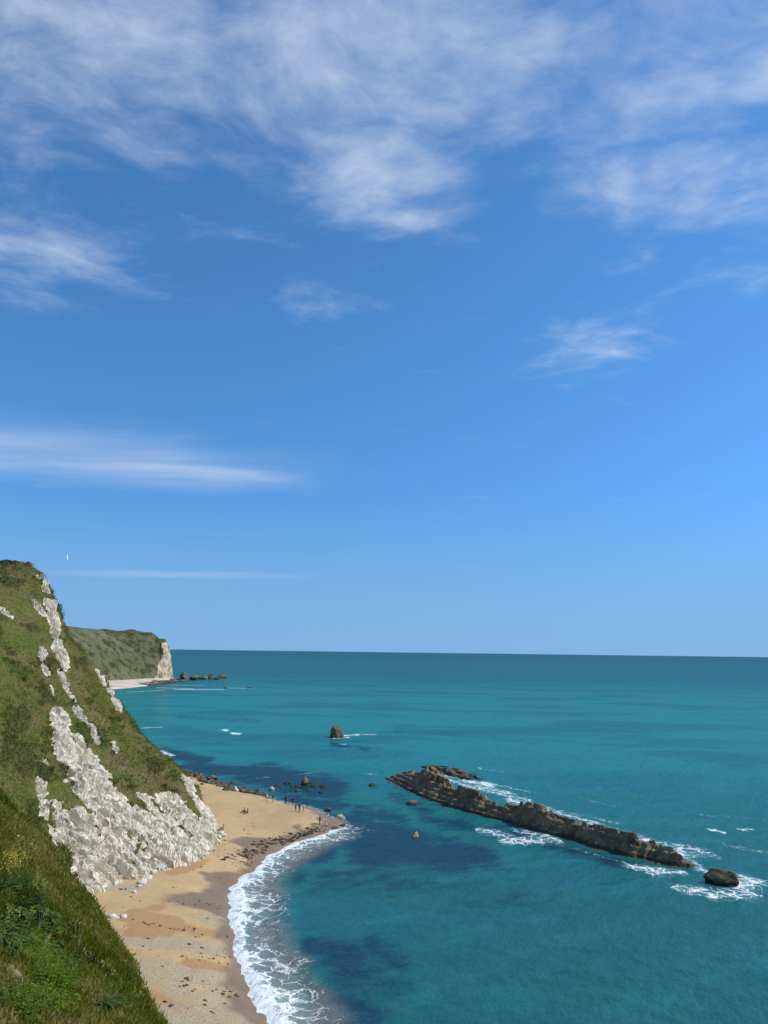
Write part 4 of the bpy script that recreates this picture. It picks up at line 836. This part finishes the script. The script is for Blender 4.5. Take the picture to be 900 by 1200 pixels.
# ------------------------------------------------------------------ people and gull
def cloth(name, c): return plain(name, c, .85, .12, 6)
SKIN = cloth('skin', (.50, .30, .20)); HAIR = cloth('dark_hair', (.035, .022, .015))
def person(loc, rz, pose, shirt, legs, label, h=1.72, hair=HAIR):
    """one continuous skinned figure; faces take skin or clothing colour by where they lie on the body"""
    J = {'pel': (0, 0, .95, .125), 'wai': (0, 0, 1.10, .115), 'che': (0, .01, 1.33, .145), 'nec': (0, 0, 1.50, .055), 'hea': (0, .015, 1.60, .085), 'top': (0, .005, 1.71, .075), 'nos': (0, .105, 1.60, .018)}
    E_ = [('pel', 'wai'), ('wai', 'che'), ('che', 'nec'), ('nec', 'hea'), ('hea', 'top'), ('hea', 'nos')]
    stride = {'stand': .03, 'walk': .22}.get(pose, .05)
    for s, n_ in ((1, 'L'), (-1, 'R')):
        st = stride * s
        if pose == 'sit':
            J['hip' + n_] = (.09 * s, .03, .92, .09); J['kne' + n_] = (.13 * s, .42, 1.22, .062); J['ank' + n_] = (.12 * s, .66, .90, .042); J['toe' + n_] = (.13 * s, .84, .87, .035)
            J['elb' + n_] = (.25 * s, .12, 1.16, .042); J['wri' + n_] = (.20 * s, .36, 1.24, .03)
        else:
            J['hip' + n_] = (.09 * s, 0, .88, .09); J['kne' + n_] = (.10 * s, st * .55 + .03, .49, .062); J['ank' + n_] = (.10 * s, st, .085, .042); J['toe' + n_] = (.12 * s, st + .17, .03, .034)
            J['elb' + n_] = (.27 * s, -st * .5, 1.14, .042); J['wri' + n_] = (.28 * s, -st * .9 + .06, .90, .03)
        J['sho' + n_] = (.18 * s, 0, 1.42, .06)
        wv = np.array(J['wri' + n_][:3]); el = np.array(J['elb' + n_][:3]); d = (wv - el) / np.linalg.norm(wv - el)
        J['pal' + n_] = (*(wv + d * .07), .034)
        E_ += [('pel', 'hip' + n_), ('hip' + n_, 'kne' + n_), ('kne' + n_, 'ank' + n_), ('ank' + n_, 'toe' + n_), ('che', 'sho' + n_), ('sho' + n_, 'elb' + n_), ('elb' + n_, 'wri' + n_), ('wri' + n_, 'pal' + n_)]
        side = np.array((0, 1.0, 0)); side -= d * (side @ d); side /= np.linalg.norm(side)
        for f, (o_, ln) in enumerate(((-.028, .075), (-.010, .09), (.010, .085), (.028, .065))):
            J['f%d%s' % (f, n_)] = (*(wv + d * (.09 + ln) + side * o_ * 1.6), .009); E_.append(('pal' + n_, 'f%d%s' % (f, n_)))
        J['thu' + n_] = (*(wv + d * .09 + side * .075), .010); E_.append(('pal' + n_, 'thu' + n_))
    names = list(J); me = bpy.data.meshes.new('person'); me.from_pydata([J[k][:3] for k in names], [(names.index(a), names.index(b)) for a, b in E_], [])
    o = bpy.data.objects.new('person', me); col.objects.link(o)
    sk = o.modifiers.new('skin', 'SKIN'); o.modifiers.new('sub', 'SUBSURF').levels = 1
    for i, k in enumerate(names):
        v = me.skin_vertices[0].data[i]; v.radius = (J[k][3], J[k][3]); v.use_root = (k == 'pel')
    dg = bpy.context.evaluated_depsgraph_get(); ev = o.evaluated_get(dg); m2 = bpy.data.meshes.new_from_object(ev)
    bpy.data.objects.remove(o); m2.name = 'person'
    m2.materials.clear()
    for mm in (SKIN, shirt, legs): m2.materials.append(mm)
    for pgn in m2.polygons:
        c = pgn.center; pgn.use_smooth = True
        arm = abs(c.x) > .21
        if pose == 'sit': mi = 0 if c.z > 1.47 or (arm and c.y > .2 and abs(c.x) > .17 and c.z > 1.1) else (2 if (c.y > .14 or c.z < 1.0) and not (arm and c.z > 1.12) else 1)
        else: mi = 0 if c.z > 1.47 or (arm and c.z < 1.1 and c.z > .6) or c.z < .1 else (2 if c.z < .98 and not arm else 1)
        pgn.material_index = mi
    dz = -.80 if pose == 'sit' else 0
    for v in m2.vertices: v.co.z += dz
    p = link('person', m2, loc=loc, label=label, category='person', group='people on the beach')
    p.rotation_euler = (0, 0, rz); p.scale = (h / 1.78,) * 3
    hm = bmesh.new(); bmesh.ops.create_uvsphere(hm, u_segments=12, v_segments=8, radius=.112)
    for v in list(hm.verts):
        v.co.y -= .012; v.co.z = v.co.z * 1.1 + 1.655 + dz
    bmesh.ops.delete(hm, geom=[v for v in hm.verts if v.co.z < 1.60 + dz + (v.co.y > .03) * .07], context='VERTS')
    hme = bpy.data.meshes.new('hair'); hm.to_mesh(hme); hm.free(); hme.materials.append(hair)
    link('hair', hme, p)
    return p
BLK, NAVY, WHT, RED, TAN, GRY, PNK = cloth('black_cloth', (.015, .015, .018)), cloth('navy_cloth', (.02, .03, .07)), cloth('white_cloth', (.75, .74, .70)), cloth('red_cloth', (.30, .05, .05)), cloth('tan_cloth', (.38, .27, .17)), cloth('grey_cloth', (.18, .18, .19)), cloth('pink_cloth', (.55, .25, .22))
def bz(x, y): return float(beach_z(shore_sd(np.array([x]), np.array([y])), np.array([x]), np.array([y]))[0])
PEOPLE = [(-23.4, 161.0, 2.4, 'stand', WHT, TAN, 'person in a pale top nearest the boulder heap on the spit'), (-21.9, 159.6, 1.2, 'walk', BLK, GRY, 'person in dark clothes standing beside the tilted pale slab'),
          (-19.6, 161.6, .2, 'stand', NAVY, BLK, 'person in navy and black at the back edge of the spit'), (-18.0, 160.8, .5, 'stand', BLK, BLK, 'person all in black at the back edge of the spit'),
          (-16.3, 150.6, 2.8, 'stand', GRY, BLK, 'person in grey top leftmost of three standing together on the spit'), (-15.5, 150.0, 3.4, 'stand', BLK, BLK, 'person in black in the middle of three on the spit'),
          (-14.7, 150.4, 2.2, 'stand', WHT, TAN, 'person in white top rightmost of three standing on the spit'), (-11.0, 143.6, 1.0, 'stand', RED, BLK, 'person in red top standing near the tip of the spit'),
          (-9.9, 143.9, -1.2, 'sit', WHT, GRY, 'person in white top sitting near the tip of the spit'), (-25.4, 146.5, 1.9, 'sit', BLK, NAVY, 'person in black sitting in the middle of the sand'),
          (-24.7, 146.0, 2.3, 'sit', GRY, BLK, 'person in grey sitting beside another on the open sand'), (-26.6, 133.6, 2.0, 'sit', PNK, BLK, 'person in pink sitting on sand at the cliff foot'),
          (-19.0, 118.6, 2.0, 'walk', PNK, TAN, 'person in pink top walking along the edge of the surf'), (-19.6, 119.2, 2.0, 'walk', TAN, PNK, 'person in tan top walking beside the pink top by the surf')]
for x, y, rz_, pose, sh_, lg_, lab in PEOPLE:
    person((x, y, max(bz(x, y), -.1) + .0), rz_, pose, sh_, lg_, lab, 1.62 + .2 * ((x * 7.3) % 1))
g = bpy.data.objects.new('gull', None); col.objects.link(g); g.location = (-47, 109.4, 45.2); g.rotation_euler = Vector((.65, -.7, .3)).to_track_quat('Z', 'Y').to_euler(); g.scale = (.7, .7, .7)
g['label'] = 'white gull in flight above the green hill'; g['category'] = 'bird'
MAT_GULL = cloth('gull_white', (.80, .80, .80))
V, F_ = tube([(-.26, 0, 0), (-.2, 0, .01), (-.1, 0, .02), (.05, 0, .02), (.16, 0, .035), (.22, 0, .05), (.27, 0, .045), (.31, 0, .035)], 1, 1, 8)
for i, w_ in enumerate((.012, .03, .055, .07, .055, .042, .03, .006)):
    c = V[i * 8:(i + 1) * 8].mean(0); n8 = np.arange(8) / 8 * 6.283
    V[i * 8:(i + 1) * 8] = np.stack([np.full(8, c[0]), np.cos(n8) * w_, c[2] + np.sin(n8) * w_], -1)
link('body', mesh_np('body', V, F_, MAT_GULL), g)
for s in (1, -1):
    sp_ = [(0, .02, .04), (.3, .07, .16), (.62, .0, .13), (.72, -.1, .09)]
    Vw = []
    for (a_, b_, z_), cw in zip(sp_, (.17, .15, .09, .01)): Vw += [(b_ + cw / 2, s * a_, z_), (b_, s * a_, z_ + .018), (b_ - cw / 2, s * a_, z_)]
    Fw = [(i * 3 + j, i * 3 + j + 1, i * 3 + j + 4, i * 3 + j + 3) for i in range(3) for j in range(2)]
    link('wing', mesh_np('wing', np.array(Vw), np.array(Fw), MAT_GULL), g)
link('tail', mesh_np('tail', np.array([(-.22, -.03, .0), (-.22, .03, .0), (-.36, .07, .0), (-.36, -.07, .0)]), np.array([(0, 1, 2, 3)]), MAT_GULL), g)
